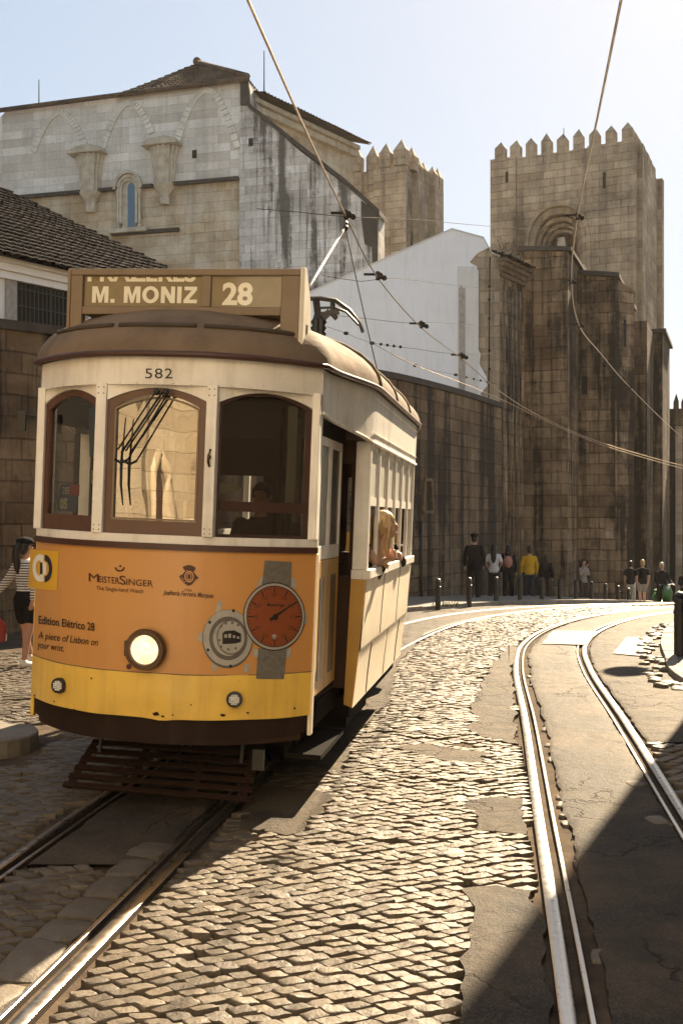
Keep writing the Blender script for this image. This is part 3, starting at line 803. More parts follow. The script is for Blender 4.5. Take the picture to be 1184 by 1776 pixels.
# ---- the cathedral: transept, nave, two crenellated towers, buttresses
cath = empty('cathedral', (0, 50, -6), 0, 'weathered Romanesque stone cathedral with two crenellated towers behind the street', 'cathedral')
class Sub:                                              # children are built in world space, then moved under the root
    pass
def cbuild(m, name, mat, parent=None, **k):
    o = m.build(name, mat, None, **k)
    if parent is None: o.parent = cath; o.matrix_parent_inverse = Matrix.Translation((0, -50, 6))
    else: o.parent = parent
    return o
class Frame:
    """a vertical building plane: origin, angle; u to the right, v up, w out of the wall towards the street"""
    def __init__(s, o, ang): s.o = Vector((o[0], o[1], 0)); s.e1 = Vector((cos(ang), -sin(ang), 0)); s.e2 = Vector((sin(ang), cos(ang), 0))
    def p(s, u, z, w=0.): return s.o+s.e1*u-s.e2*w+Vector((0,0,z))
    def px(s, x, y, w=0.):                              # photograph pixel on the plane -> (u, z)
        k = (x-CX)/F; o = s.o-s.e2*w
        u = (k*o.y-o.x)/(s.e1.x-k*s.e1.y); Y = (o+s.e1*u).y
        return u, CAMZ+(CY-y)*Y/F
    def slab(s, mb, poly, w0, w1): return mb.prism([s.p(u, z, w0) for u, z in poly], -s.e2*(w1-w0))
    def pxslab(s, mb, poly, w0, w1): return s.slab(mb, [s.px(x, y) for x, y in poly], w0, w1)
FT = Frame((-4.26, 50), R(16))
T = lambda x, y: FT.px(x, y)
# transept end wall, upper limewashed face and lower bare face, a string course between
zs = T(415, 308)[1]
up = MB(); FT.pxslab(up, [(-60,348),(418,309),(432,141),(12,195),(0,208),(-60,212)], -3, .10)
transept = cbuild(up, 'transept_wall', M['church_pale'])
lo = MB(); FT.pxslab(lo, [(-60,352),(416,312),(416,640),(-60,640)], -3, 0); cbuild(lo, 'lower_wall', M['church_tan'])
m = MB()
for a, b in ((-20, 150), (172, 208), (246, 268), (300, 416)):
    ya = 347-(a+20)*.0865; yb = 347-(b+20)*.0865
    FT.pxslab(m, [(a,ya+5),(b,yb+5),(b,yb-1),(a,ya-1)], .103, .28)
cbuild(m, 'string_course', M['soot'])
# grey limewashed end with its sloping top
gb = MB(); FT.pxslab(gb, [(416,640),(660,640),(655,400),(656,372),(600,322),(520,262),(440,190),(433,141),(418,141)], -1.2, .14)
cbuild(gb, 'buttress', M['church_grey'])
m = MB()
c0 = [(433,180),(520,250),(600,312),(660,366)]
for (a, b) in zip(c0, c0[1:]):
    FT.pxslab(m, [(a[0],a[1]+9),(b[0],b[1]+9),(b[0],b[1]),(a[0],a[1])], -1.2, .26)
FT.pxslab(m, [(628,350),(657,372),(657,470),(648,470),(646,430),(634,425),(628,380)], .143, .2)
FT.pxslab(m, [(420,140),(434,140),(436,185),(420,185)], .143, .24)
cbuild(m, 'coping', M['soot'])
# relieving arches traced in the limewash, each a ring of stone wedges
def arch_pts(xl, xr, yb, yt, n=14):
    xc = (xl+xr)/2; out = []
    for k in range(n+1):
        t = k/n; out.append((lerp(xl, xc, 1-(1-t)**1.0*1.0 if 0 else t), yb+(yt-yb)*(1-(1-t)**1.9)))
    return out+[(2*xc-x, y) for x, y in reversed(out[:-1])]
for xl, xr, yb, yt in ((60,152,262,196), (176,276,268,180), (304,414,262,158)):
    m = MB(); pts = arch_pts(xl, xr, yb, yt); rr = random.Random(xl)
    slope = -.055
    for i, (a, b) in enumerate(zip(pts, pts[1:])):
        (x0, y0), (x1, y1) = a, b; dx, dy = x1-x0, y1-y0; L = sqrt(dx*dx+dy*dy); nx, ny = -dy/L*5.5, dx/L*5.5; g = .06
        q = [(x0+dx*g-nx, y0+dy*g-ny), (x1-dx*g-nx, y1-dy*g-ny), (x1-dx*g+nx, y1-dy*g+ny), (x0+dx*g+nx, y0+dy*g+ny)]
        q = [(x, y+(x-(xl+xr)/2)*slope) for x, y in q]
        FT.pxslab(m, q, .103, .15+rr.uniform(0, .03))
    cbuild(m, 'arch_ring', M['arch_stone'])
# fluted half-columns on corbels
for xc, yt, yb in ((160,272,336), (288,258,322)):
    u, zt = T(xc, yt); _, zb = T(xc, yb); r = .46
    m = MB(); prof = [(.36,zb), (.38,zb+.5), (.42,lerp(zb,zt,.7)), (.50,zt-.15), (.52,zt)]
    for k in range(8):
        q = pi*(k+.5)/8; m.tube([FT.p(u+cos(q)*pr*1.25, z, .1+sin(q)*pr*.9) for pr, z in prof], [.075,.08,.09,.105,.105], 8)
    m.lathe([(.40,zb),(.42,zb+.5),(.46,lerp(zb,zt,.7)),(.55,zt-.05)], FT.p(u, 0, .1), (0,0,1), 14)
    FT.slab(m, [(u-.95,zt+.003),(u+.9,zt+.003),(u+.8,zt+.2),(u+.3,zt+.35),(u-.5,zt+.3),(u-.85,zt+.15)], .103, .75)
    pc = cbuild(m, 'half_column', M['moulding'], smooth=True, angle=40)
    m = MB(); _, zc = T(xc, yb+34)
    m.lathe([(.22,zc),(.26,zc+.3),(.24,zb-.5),(.30,zb-.35),(.52,zb-.1),(.55,zb-.003)], FT.p(u, 0, .1), (0,0,1), 12)
    o = cbuild(m, 'corbel', M['moulding'], smooth=True, angle=40)
# the tall round-headed window between columns and archivolts
cx_ = 226; wz0 = T(cx_, 397)[1]; u0 = T(cx_, 397)[0]; zsp = T(cx_, 330)[1]
def half_ring(mb, fr, u, z, r0, r1, w0, w1, n=14, legs=0., squash=1.15):
    for k in range(n):
        q0, q1 = pi*k/n, pi*(k+1)/n
        fr.slab(mb, [(u+r0*cos(q0),z+r0*squash*sin(q0)),(u+r1*cos(q0),z+r1*squash*sin(q0)),(u+r1*cos(q1),z+r1*squash*sin(q1)),(u+r0*cos(q1),z+r0*squash*sin(q1))], w0, w1)
    if legs:
        for s in (-1, 1): fr.slab(mb, [(u+s*r0,z-legs),(u+s*r1,z-legs),(u+s*r1,z),(u+s*r0,z)], w0, w1)
cw = MB(); half_ring(cw, FT, u0, zsp, .62, .74, .11, .34); half_ring(cw, FT, u0, zsp, .47, .60, .11, .26); half_ring(cw, FT, u0, zsp, .34, .46, .11, .20, legs=1.6)
for s in (-1, 1):
    cw.lathe([(.10,wz0),(.10,wz0+.12),(.065,wz0+.16),(.065,zsp-.28),(.12,zsp-.05),(.14,zsp)], FT.p(u0+s*.55, 0, .14), (0,0,1), 10)
FT.slab(cw, [(u0-.95,wz0-.22),(u0+.95,wz0-.22),(u0+.95,wz0-.03),(u0-.95,wz0-.03)], .11, .36)
win = cbuild(cw, 'window', M['moulding'], smooth=True, angle=40)
m = MB(); pl = [(u0-.34,wz0),(u0+.34,wz0)]+[(u0+.34*cos(pi*k/10), zsp+.39*sin(pi*k/10)) for k in range(11)]
FT.slab(m, pl, .103, .12); o = cbuild(m, 'window_recess', M['moulding'])
m = MB(); pl = [(u0-.06,wz0+.05),(u0+.30,wz0+.05)]+[(u0+.12+.18*cos(pi*k/10), zsp+.1+.20*sin(pi*k/10)) for k in range(11)]
FT.slab(m, pl, .122, .135); g_ = NT('blue church glass'); g_.P(Base_Color=(.06,.13,.20), Roughness=.25); cbuild(m, 'pane', g_.mat)
m = MB(); FT.pxslab(m, [(196,404),(312,396),(312,402),(196,410)], .003, .2); cbuild(m, 'string_course', M['soot'])
m = MB()
for x, y in ((339,268),(437,248)):
    FT.pxslab(m, [(x-4,y+8),(x+4,y+7),(x+4,y-7),(x-4,y-6)], .142 if x > 416 else .103, .15 if x > 416 else .11)
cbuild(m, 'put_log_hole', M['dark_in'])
# tiled roofs of the transept and nave, with the tile edge along the wall top
Z = lambda x, y, w=0.: FT.p(*FT.px(x, y), w)
apex = at(342, 112, 55.5)
eL = Z(6, 197, .35); eR = Z(434, 142, .35)
mid_ = at(212, 164, 55.5)
o = tile_roof('roof', Z(205, 171, .35), eR, apex, apex, M['tile_red'], None, .26, 12, .06); o.parent = cath; o.matrix_parent_inverse = Matrix.Translation((0,-50,6))
bR = eR+Vector((2.5, 9, -.5))
o = tile_roof('roof', eR, bR, apex, apex, M['tile_red'], None, .26, 10, .06); o.parent = cath; o.matrix_parent_inverse = Matrix.Translation((0,-50,6))
m = MB(); m.tube([apex+Vector((0,0,.1)), eR+Vector((0,0,.12))], .14, 8); m.ball(apex+Vector((0,0,.15)), .22)
m.tube([eL+Vector((0,0,.03)), eR+Vector((0,0,.03))], .12, 8); cbuild(m, 'ridge_tiles', M['tile_red'], smooth=True)
# nave clerestory receding on the right with its own eave
nA = at(432, 168, 50.6); nB = at(612, 252, 58)
dv = (nB-nA); m = MB()
h_ = Vector((0,0,-9)); back = Vector((-6, 3, 0))
m.add([nA, nB, nB+h_, nA+h_, nA+back, nB+back, nB+back+h_, nA+back+h_], [(0,1,2,3),(5,4,7,6),(1,5,6,2),(4,0,3,7),(0,4,5,1)])
cbuild(m, 'nave_wall', M['church_tan'])
o_ = Vector((.35,-.25,0)); m = MB()
m.bar(nA+o_*.5+Vector((0,0,-.22)), nB+o_*.5+Vector((0,0,-.22)), .5, .2); m.bar(nA+o_*.3+Vector((0,0,-.5)), nB+o_*.3+Vector((0,0,-.5)), .3, .3)
cbuild(m, 'cornice', M['moulding'])
o = tile_roof('roof', nA+o_*2+Vector((0,0,.02)), nB+o_*2+Vector((0,0,.02))+dv.normalized()*.5, nB+back*.4+Vector((0,0,1.0)), nA+back*.4+Vector((0,0,1.0)), M['tile_red'], None, .26, 8, .06)
o.parent = cath; o.matrix_parent_inverse = Matrix.Translation((0,-50,6))
m = MB(); q = nA.lerp(nB, .45)+Vector((.03,-.03,-2.1)); t = dv.copy(); t.z = 0; t.normalize(); nr = Vector((t.y,-t.x,0))
m.lathe([(.42,0),(.42,.10),(.30,.10),(.30,.02)], q, nr, 18); cbuild(m, 'oculus', M['moulding'])
m = MB(); q = nA.lerp(nB, .80)+Vector((.03,-.03,-3.4)); m.box(-.15,.15,-.02,.04,-.45,.45,Matrix.Translation(q)); cbuild(m, 'slit_window', M['dark_in'])

def merlon(p, e1, e2, wd, dp, h, tip):
    """upright block with a pointed cap, p at its base centre"""
    m = MB(); rj = random.Random(int(p.x*97+p.y*31+p.z)); wd *= rj.uniform(.92, 1.06); h *= rj.uniform(.92, 1.05); tip *= rj.uniform(.75, 1.08); a = wd/2; b = dp/2
    q = [p-e1*a-e2*b, p+e1*a-e2*b, p+e1*a+e2*b, p-e1*a+e2*b]; up_ = Vector((0,0,h)); t = p+Vector((rj.uniform(-.04, .04),rj.uniform(-.04, .04),h+tip))
    m.add(q+[x+up_ for x in q]+[t], [(0,1,5,4),(1,2,6,5),(2,3,7,6),(3,0,4,7),(4,5,8),(5,6,8),(6,7,8),(7,4,8)])
    return m
def child(m, name, mat, par, **k):
    o = m.build(name, mat, None, **k); o.parent = par; return o
# big tower on the right
FB = Frame((17.14, 64.1), R(25)); B = FB.px
WB = 8.6; zt = B(980, 245)[1]; zb = -8.
zpar = B(980, 262)[1]
uA, zA = B(967, 432)                                    # belfry arch centre and springing
hr = 1.62
def ptd(u, z, r, h, n=10):                              # pointed arch outline, left springing to right springing
    L = []
    for k in range(n+1):
        t = k/n; L.append((u-r*(1-t)**.55 if 0 else u-r*cos(t*pi/2)**.9, z+h*sin(t*pi/2)**.85))
    return L+[(2*u-x, y) for x, y in reversed(L[:-1])]
hole = ptd(uA, zA, hr, 2.15)
m = MB()
# the front wall with the belfry opening left out: left of it, right of it, above it
zlow = zA-4.6
FB.slab(m, [(-WB,zb),(-WB,zpar),(uA-hr,zpar),(uA-hr,zb)], -1., 0)
FB.slab(m, [(uA+hr,zb),(uA+hr,zpar),(0,zpar),(0,zb)], -1., 0)
h2 = len(hole)//2
FB.slab(m, [(uA-hr,zA)]+hole[:h2+1]+[(uA,zpar),(uA-hr,zpar)], -1., 0)
FB.slab(m, [(uA,zpar)]+hole[h2:]+[(uA+hr,zA),(uA+hr,zpar)], -1., 0)
FB.slab(m, [(uA-hr,zb),(uA-hr,zlow),(uA+hr,zlow),(uA+hr,zb)], -1., 0)
# side and back walls; the back has its own opening that lets the sky show
for u0_, u1_ in ((-WB, -WB+1), (-1., 0.)): FB.slab(m, [(u0_,zb),(u0_,zpar),(u1_,zpar),(u1_,zb)], -8.6, -1.003)
bo = uA-.55
FB.slab(m, [(-WB+1.003,zb),(-WB+1.003,zpar),(bo-.75,zpar),(bo-.75,zb)], -8.6, -7.6)
FB.slab(m, [(bo+.9,zb),(bo+.9,zpar),(-1.003,zpar),(-1.003,zb)], -8.6, -7.6)
FB.slab(m, [(bo-.75,zA+1.2),(bo-.75,zpar),(bo+.9,zpar),(bo+.9,zA+1.2)], -8.6, -7.6)
FB.slab(m, [(-WB+1.003,zpar-1.2),(-WB+1.003,zpar-.8),(-1.003,zpar-.8),(-1.003,zpar-1.2)], -7.6, -1.003)
tower = cbuild(m, 'tower_wall', M['tower_stone'])
# corner pilaster strips, projecting
m = MB()
FB.slab(m, [(-WB-.1,zb),(-WB-.1,zpar+.05),(-WB+1.5,zpar+.05),(-WB+1.5,zb)], .003, .22)
FB.slab(m, [(-2.75,zb),(-2.75,zpar+.05),(.12,zpar+.05),(.12,zb)], .003, .14)
child(m, 'pilaster', M['tower_stone'], tower)
m = MB(); fs = Frame(FB.p(0, 0), R(25))
for w0 in (-.6, -7.9):
    m.prism([FB.p(.003, zb, w0), FB.p(.35, zb, w0), FB.p(.35, zpar+.02, w0), FB.p(.003, zpar+.02, w0)], FB.e2*(.9 if w0 > -2 else .7))
child(m, 'pilaster', M['tower_stone'], tower)
# archivolts, stepped in, capitals, shafts and the twin light
m = MB()
for k, (ro, ri, wo_) in enumerate(((2.0,1.80,.24), (1.68,1.50,.02), (1.44,1.28,-.40), (1.22,1.08,-.80), (1.02,.90,-1.15))):
    a = ptd(uA, zA, ro, ro*1.42); b = ptd(uA, zA, ri, ri*1.42)
    for i in range(len(a)-1):
        FB.slab(m, [a[i], a[i+1], b[i+1], b[i]], wo_-.34, wo_)
    for s in (-1, 1):
        FB.slab(m, [(uA+s*ri,zlow),(uA+s*ro,zlow),(uA+s*ro,zA),(uA+s*ri,zA)], wo_-.34, wo_)
child(m, 'archivolt', M['tower_stone'], tower)
m = MB(); m.lathe([(.16,zlow),(.12,zlow+.3),(.12,zA-.7),(.24,zA-.35),(.26,zA-.2)], FB.p(uA, 0, -.9), (0,0,1), 12)
FB.slab(m, [(uA-.5,zA-.2),(uA+.5,zA-.2),(uA+.28,zA+.25),(uA+.2,zA+.9),(uA-.2,zA+.9),(uA-.28,zA+.25)], -1.0, -.8)
child(m, 'twin_column', M['moulding'], tower, smooth=True, angle=40)
m = MB()
for (x, y0, y1) in ((1048,300,328), (880,300,318)):
    u, z0_ = B(x, y1); _, z1_ = B(x, y0); FB.slab(m, [(u-.09,z0_),(u+.09,z0_),(u+.09,z1_),(u-.09,z1_)], .16 if x > 1000 else .225, .235 if x < 1000 else .17)
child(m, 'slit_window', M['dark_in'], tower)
hm = .62
for k in range(9):
    u = lerp(-WB+.42, -.45, k/8); pr = .2 if k < 1 or k > 6 else 0
    child(merlon(FB.p(u, zpar+.003, -.32), FB.e1, FB.e2, .62, .55, .8, .52), 'merlon', M['tower_stone'], tower)
for k in range(1, 8):
    child(merlon(FB.p(-.35, zpar+.003, -.3-k*1.0), FB.e2, FB.e1, .62, .55, .8 if k < 7 else .5, .52), 'merlon', M['tower_stone'], tower)
for k in range(9):
    u = lerp(-WB+.42, -.45, k/8); child(merlon(FB.p(u, zpar+.003, -8.2), FB.e1, FB.e2, .62, .55, .8, .6), 'merlon', M['tower_stone'], tower)
# smaller tower in the middle: two faces seen across its corner
FS = Frame((4.05, 71), R(25)); zp = at(690, 288, 71).z
m = MB(); FS.slab(m, [(-7,zb),(-7,zp),(0,zp),(0,zb)], -6.4, 0); t2 = cbuild(m, 'tower_wall', M['tower_stone'])
m = MB()
for u0_, u1_ in ((-2.0,.25), (-4.0,-2.9)): FS.slab(m, [(u0_,zb),(u0_,zp-.05),(u1_,zp-.05),(u1_,zb)], .003, .3)
for w0, dd in ((-1.4,1.2), (-4.6,1.7)): m.prism([FS.p(.003, zb, w0), FS.p(.45, zb, w0), FS.p(.45, zp-.1, w0), FS.p(.003, zp-.1, w0)], -FS.e2*-dd)
child(m, 'pilaster', M['tower_stone'], t2)
m = MB(); za = at(705, 420, 72).z
ar = [(1.6+1.3*x, za+y) for x, y in [(-1,-6),(1,-6),(1,0),(.8,1.0),(.45,1.7),(0,2.2),(-.45,1.7),(-.8,1.0),(-1,0)]]
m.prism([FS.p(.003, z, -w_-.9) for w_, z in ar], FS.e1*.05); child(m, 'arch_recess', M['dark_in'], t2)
for k in range(7):
    u = -.2-k*1.05; child(merlon(FS.p(u, zp+.003, -.3+(.3 if k in (0,1,3) else 0)), FS.e1, FS.e2, .82, .6, 1.0, .8), 'merlon', M['tower_stone'], t2)
for k in range(1, 7):
    child(merlon(FS.p(-.25+(.3 if k in (1,5,6) else 0), zp-.003, -.3-k*.98), FS.e2, FS.e1, .74, .6, .9, .75), 'merlon', M['tower_stone'], t2)

# tall buttresses and flank of the cathedral along the street, right of the pale pier
def block(name, mat, x0, x1, ytop, Y, ang, depth, zb=-8., topslope=0., side=None):
    """building block whose front spans photograph columns x0..x1 at depth Y (its right front corner)"""
    fr = Frame(((x1-CX)*Y/F, Y), ang); u0_, _ = fr.px(x0, 800); z1_ = fr.px(x1, ytop)[1]
    m = MB(); m.prism([fr.p(u0_, zb), fr.p(0, zb), fr.p(0, z1_), fr.p(u0_, z1_+topslope)], fr.e2*depth)
    return fr, u0_, z1_, cbuild(m, name, mat)
fr1, ua, za_, b1 = block('buttress', M['butt_stone'], 905, 984, 436, 38.5, R(20), 6., topslope=.15)
m = MB(); fr1.slab(m, [(ua-.12,za_+.16),(.14,za_+.003),(.14,za_+.14),(ua-.12,za_+.32)], -6, .14); child(m, 'coping', M['soot'], b1)
m = MB(); fr1.slab(m, [(ua+.04,-8),(ua+.34,-8),(ua+.34,za_-.8),(ua+.04,za_-.5)], .003, .10); child(m, 'pilaster', M['butt_stone'], b1)
m = MB(); fr1.slab(m, [(-.55,-8),(-.02,-8),(-.02,za_-.3),(-.55,za_-.3)], .003, .06); child(m, 'quoin', M['butt_stone'], b1)
m = MB()
for k in range(3):                                      # dead stems on the broken ledge
    pass
fr2, ua2, za2, b2 = block('buttress', M['butt_stone'], 994, 1066, 482, 40.5, R(20), 7., topslope=.25)
m = MB(); fr2.slab(m, [(ua2-.12,za2+.26),(.16,za2+.003),(.16,za2+.16),(ua2-.12,za2+.42)], -7, .16); child(m, 'coping', M['soot'], b2)
m = MB(); u, z = fr2.px(1013, 668); fr2.slab(m, [(u-.10,z-.35),(u+.10,z-.35),(u+.10,z+.35),(u-.10,z+.35)], .003, .012); child(m, 'slit_window', M['dark_in'], b2)
m = MB(); u, z = fr2.px(1056, 925); fr2.slab(m, [(u-.15,z-.2),(u+.15,z-.2),(u+.15,z+.2),(u-.15,z+.2)], .003, .03); child(m, 'plaque', M['pier_stone'], b2)
# right-hand splayed face of the second buttress
pR = fr2.p(0, 0); fr2b = Frame((pR.x, pR.y), R(-32))
m = MB(); wq = 1.0; fr2b.slab(m, [(.003,-8),(wq,-8),(wq,za2-.35),(.003,za2-.02)], -4, 0); child(m, 'splayed_face', M['butt_stone'], b2)
m = MB(); u, z = .5, fr2.px(1086, 575)[1]; fr2b.slab(m, [(u-.06,z-.5),(u+.06,z-.5),(u+.06,z+.5),(u-.06,z+.5)], .003, .012); child(m, 'slit_window', M['dark_in'], b2)
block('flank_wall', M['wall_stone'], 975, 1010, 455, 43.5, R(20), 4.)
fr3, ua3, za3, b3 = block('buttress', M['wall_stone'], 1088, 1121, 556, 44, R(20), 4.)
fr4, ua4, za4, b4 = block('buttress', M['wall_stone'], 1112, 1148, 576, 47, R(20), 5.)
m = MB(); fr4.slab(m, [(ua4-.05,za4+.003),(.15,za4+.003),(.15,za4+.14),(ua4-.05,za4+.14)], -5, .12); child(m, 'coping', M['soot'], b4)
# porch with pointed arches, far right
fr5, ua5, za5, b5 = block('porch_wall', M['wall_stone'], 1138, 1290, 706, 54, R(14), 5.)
for x in (1172, 1186, 1200):
    u, z = fr5.px(x, 704); child(merlon(fr5.p(u, za5+.003, -.3), fr5.e1, fr5.e2, .26, .4, .35, .4), 'merlon', M['wall_stone'], b5)
m = MB()
for xx, yt_, yb_ in ((1156, 850, 1000), (1166, 770, 850)):
    u, z1_ = fr5.px(xx, yt_); _, z0_ = fr5.px(xx, yb_); r = .42 if xx < 1160 else .30
    fr5.slab(m, [(u-r,z0_),(u+r,z0_),(u+r,z1_-1.0),(u+r*.75,z1_-.5),(u,z1_),(u-r*.75,z1_-.5),(u-r,z1_-1.0)], .003, .012)
child(m, 'pointed_window', M['dark_in'], b5)
m = MB()
for xx in (1141, 1176):
    u, z = fr5.px(xx, 740); fr5.slab(m, [(u-.16,-8),(u+.16,-8),(u+.16,z),(u-.16,z)], .013, .3)
child(m, 'pilaster', M['pier_stone'], b5)

# white gabled house end standing on the wall, with the pale pier and the old cornice
gab = empty('gable_house', (3.4, 36, 4.5), 0, 'white limewashed gable end with ragged plaster above the sooty wall', 'house')
GY = 36.4; FG = Frame((4.0, GY), R(4)); Gp = FG.px
def gchild(m, name, mat, par=gab, **k):
    o = m.build(name, mat, None, **k); o.parent = par; o.matrix_parent_inverse = Matrix.Translation((-3.4,-36,-4.5)); return o
m = MB(); FG.pxslab(m, [(300,760),(866,760),(866,446),(852,440),(838,414),(783,399),(690,440),(545,505),(400,570),(300,615)], -8, 0); gchild(m, 'wall', M['pier_stone'])
rag = [(823,478)]; rr = random.Random(2)
edge = []
y = 440
while y < 720:
    edge.append((820+14*sin(y*.021)+rr.uniform(-5, 5)+(8 if (int(y/24) % 2) else 0), y)); y += rr.uniform(7, 16)
m = MB(); FG.pxslab(m, [(300,760),(823,760)]+list(reversed(edge))+[(846,430),(838,414),(783,399),(690,440),(545,505),(400,570),(300,615)], .003, .05)
gchild(m, 'plaster', M['plaster'])
m = MB(); FG.pxslab(m, [(793,760),(829,760),(829,470),(822,463),(793,463)], .053, .085); gchild(m, 'plaster_pilaster', M['plaster2'])
m = MB(); FG.pxslab(m, [(797,560),(801,560),(801,497),(797,497)], .088, .095); FG.pxslab(m, [(795,760),(806,760),(806,500),(795,500)], .088, .10); gchild(m, 'darker_strip', M['reveal'])  # narrow raised strips in a darker grey on the pilaster
m = MB()
tops = [(866,446),(852,440),(838,414),(783,399),(690,440),(545,505),(400,570),(300,615)]
for a, b in zip(tops, tops[1:]):
    (ax_, az_), (bx_, bz_) = Gp(*a), Gp(*b); m.prism([FG.p(ax_, az_, .08), FG.p(bx_, bz_, .08), FG.p(bx_, bz_+.05, .08), FG.p(ax_, az_+.05, .08)], FG.e2*8.1)
gchild(m, 'roof', M['plaster2'])
# return of the pier along the street, grooved by run-off, with broken tiled cornice
pc_ = FG.p(Gp(866, 700)[0], 0)
FR = Frame((pc_.x, pc_.y), R(-58)); Lr = FR.px(908, 700)[0]
zc = CAMZ+(CY-452)*pc_.y/F
m = MB(); FR.slab(m, [(.003,-5),(Lr,-5),(Lr,zc),(.003,zc)], -2.5, 0); gchild(m, 'pier', M['butt_stone'])
m = MB(); n = 5
for k in range(n):
    u = lerp(.3, Lr-.4, k/(n-1))+rr.uniform(-.1, .1); m = MB(); m.tube([FR.p(u, -4, -.02), FR.p(u, zc-.6-rr.uniform(0, .3), -.02)], .06+rr.uniform(0, .06), 8); gchild(m, 'wall_shaft', M['butt_stone'], smooth=True)
m = MB()
for k, (o0, z0_, z1_) in enumerate(((.07,-.50,-.36), (.14,-.357,-.2), (.24,-.197,-.06), (.34,-.057,.04))):
    FR.slab(m, [(-o0*.6,zc+z0_),(Lr,zc+z0_-.0),(Lr,zc+z1_),(-o0*.6,zc+z1_)], .003, o0)
gchild(m, 'cornice', M['mould_dark'])
a, b = FR.p(-.2, zc+.06, .42), FR.p(Lr, zc+.06, .42)
o = tile_roof('cornice_tiles', a, b, FR.p(Lr, zc+.5, -.6), FR.p(-.2, zc+.5, -.6), M['tile'], None, .2, 4, .06); o.parent = gab; o.matrix_parent_inverse = Matrix.Translation((-3.4,-36,-4.5))
m = MB(); rr = random.Random(9)
for k in range(40):
    p = FR.p(rr.uniform(0, Lr), zc+.35, rr.uniform(-.2, .5)); m.tube([p, p+Vector((rr.uniform(-.25,.25), rr.uniform(-.2,.2), rr.uniform(.1,.45)))], [.012,.004], 4)
tag(m.build('dry_weeds', M['tile_red']), 'dry reddish weeds sprouting on the broken tiled cornice', 'plant')

# sunlit church front mirrored by the tram; unseen houses added for bounce and darkness
fac = empty('stone_facade', (-7.2, -4, 0), 0, 'sunlit limestone church front across the street, mirrored in the tram window', 'church')
FX = Frame((-7.2, -6.5), R(-90))                         # u runs towards +Y, front looks to +X
m = MB(); FX.slab(m, [(0,-.1),(9,-.1),(9,10),(0,10)], -5, 0)
def fchild(m, name, mat, **k):
    o = m.build(name, mat, None, **k); o.parent = fac; o.matrix_parent_inverse = Matrix.Translation((7.2,4,0)); return o
fchild(m, 'wall', M['gallery'])
m = MB()
for u in (.6, 4.2, 6.0, 8.4): FX.slab(m, [(u-.4,0),(u+.4,0),(u+.4,9.6),(u-.4,9.6)], .003, .35)
FX.slab(m, [(0,9.6),(9,9.6),(9,10.1),(0,10.1)], .003, .6); fchild(m, 'pilaster', M['gallery'])
m = MB()
for u, h in ((2.4,3.4), (7.2,4.2)): FX.slab(m, [(u-.3,.0),(u+.3,0),(u+.3,h*.7),(u+.2,h*.8),(u,h*.86),(u-.2,h*.8),(u-.3,h*.7)], .003, .02)
fchild(m, 'doorway', M['lining'])
m = MB()
for u, h in ((2.4,3.4), (7.2,4.2)):
    for s in (-1, 1):
        m.tube([FX.p(u+s*.4, 0, .05), FX.p(u+s*.4, h*.7, .05), FX.p(u+s*.3, h*.84, .05), FX.p(u, h*.93, .05)], .1, 6)
fchild(m, 'door_arch', M['gallery'], smooth=True)
bh = empty('bounce_house', (-4, -10, 0), 0, 'unseen cream house added behind the viewer to bounce sunlight onto the tram front', 'house')  # added out of view as a pale bounce surface
m = MB(); m.prism([(x, y, -.1) for x, y in ((-16,-16),(6,-16),(6,-7),(-16,-7))], (0,0,13)); o = m.build('wall', M['cream_house']); o.parent = bh; o.matrix_parent_inverse = Matrix.Translation((4,10,0))
for k in range(7):
    for z0_ in (.6, 4.2, 7.6):
        x = -14.6+k*2.9; m = MB(); m.box(x, x+1.1, -6.997, -6.95, z0_, z0_+2.2); o = m.build('window', M['shutter']); o.parent = bh; o.matrix_parent_inverse = Matrix.Translation((4,10,0))
dh = empty('dark_mirror_house', (-9, 8, 0), 0, 'unseen dark house added on the left so the left tram window mirrors darkness', 'house')  # added out of view, kept dark to darken the left window's reflection
m = MB(); m.prism([(x, y, -.1) for x, y in ((-8.6,2.6),(-9.6,14.0),(-15,14.0),(-15,2.6))], (0,0,7.5)); o = m.build('wall', M['soot']); o.parent = dh; o.matrix_parent_inverse = Matrix.Translation((9,-8,0))
# tall house on the right, out of the picture, whose shade falls across the near track
rh = empty('corner_house', (7.5, 8, 0), 0, 'tall ochre house on the right pavement shading the near track', 'house')
def rchild(m, name, mat, **k):
    o = m.build(name, mat, None, **k); o.parent = rh; o.matrix_parent_inverse = Matrix.Translation((-7.5,-8,0)); return o
RH = [(5.76,16.0), (4.84,4.0), (4.4,-1.5), (12,-1.5), (12,16.0)]
m = MB(); m.prism([(x, y, -.1) for x, y in RH], (0,0,10.5)); rchild(m, 'wall', M['ochre'])
m = MB(); m.prism([(x-(.25 if x < 10 else -.25), y+(.05 if y > 5 else -.2), 10.403) for x, y in RH], (0,0,.35)); rchild(m, 'cornice', M['house_white'])
a, b = Vector((5.76,16.0,0)), Vector((4.84,4.0,0)); t = (b-a).normalized(); nr = Vector((t.y,-t.x,0)); nr = nr if nr.x < 0 else -nr
for k in range(5):
    for z0_ in (1.0, 4.2, 7.4):
        q = a+t*(1.2+k*2.1); m = MB(); m.prism([ZV(q, z0_)+nr*.003, ZV(q+t*1.0, z0_)+nr*.003, ZV(q+t*1.0, z0_+1.9)+nr*.003, ZV(q, z0_+1.9)+nr*.003], nr*.04)
        rchild(m, 'window', M['shutter'])

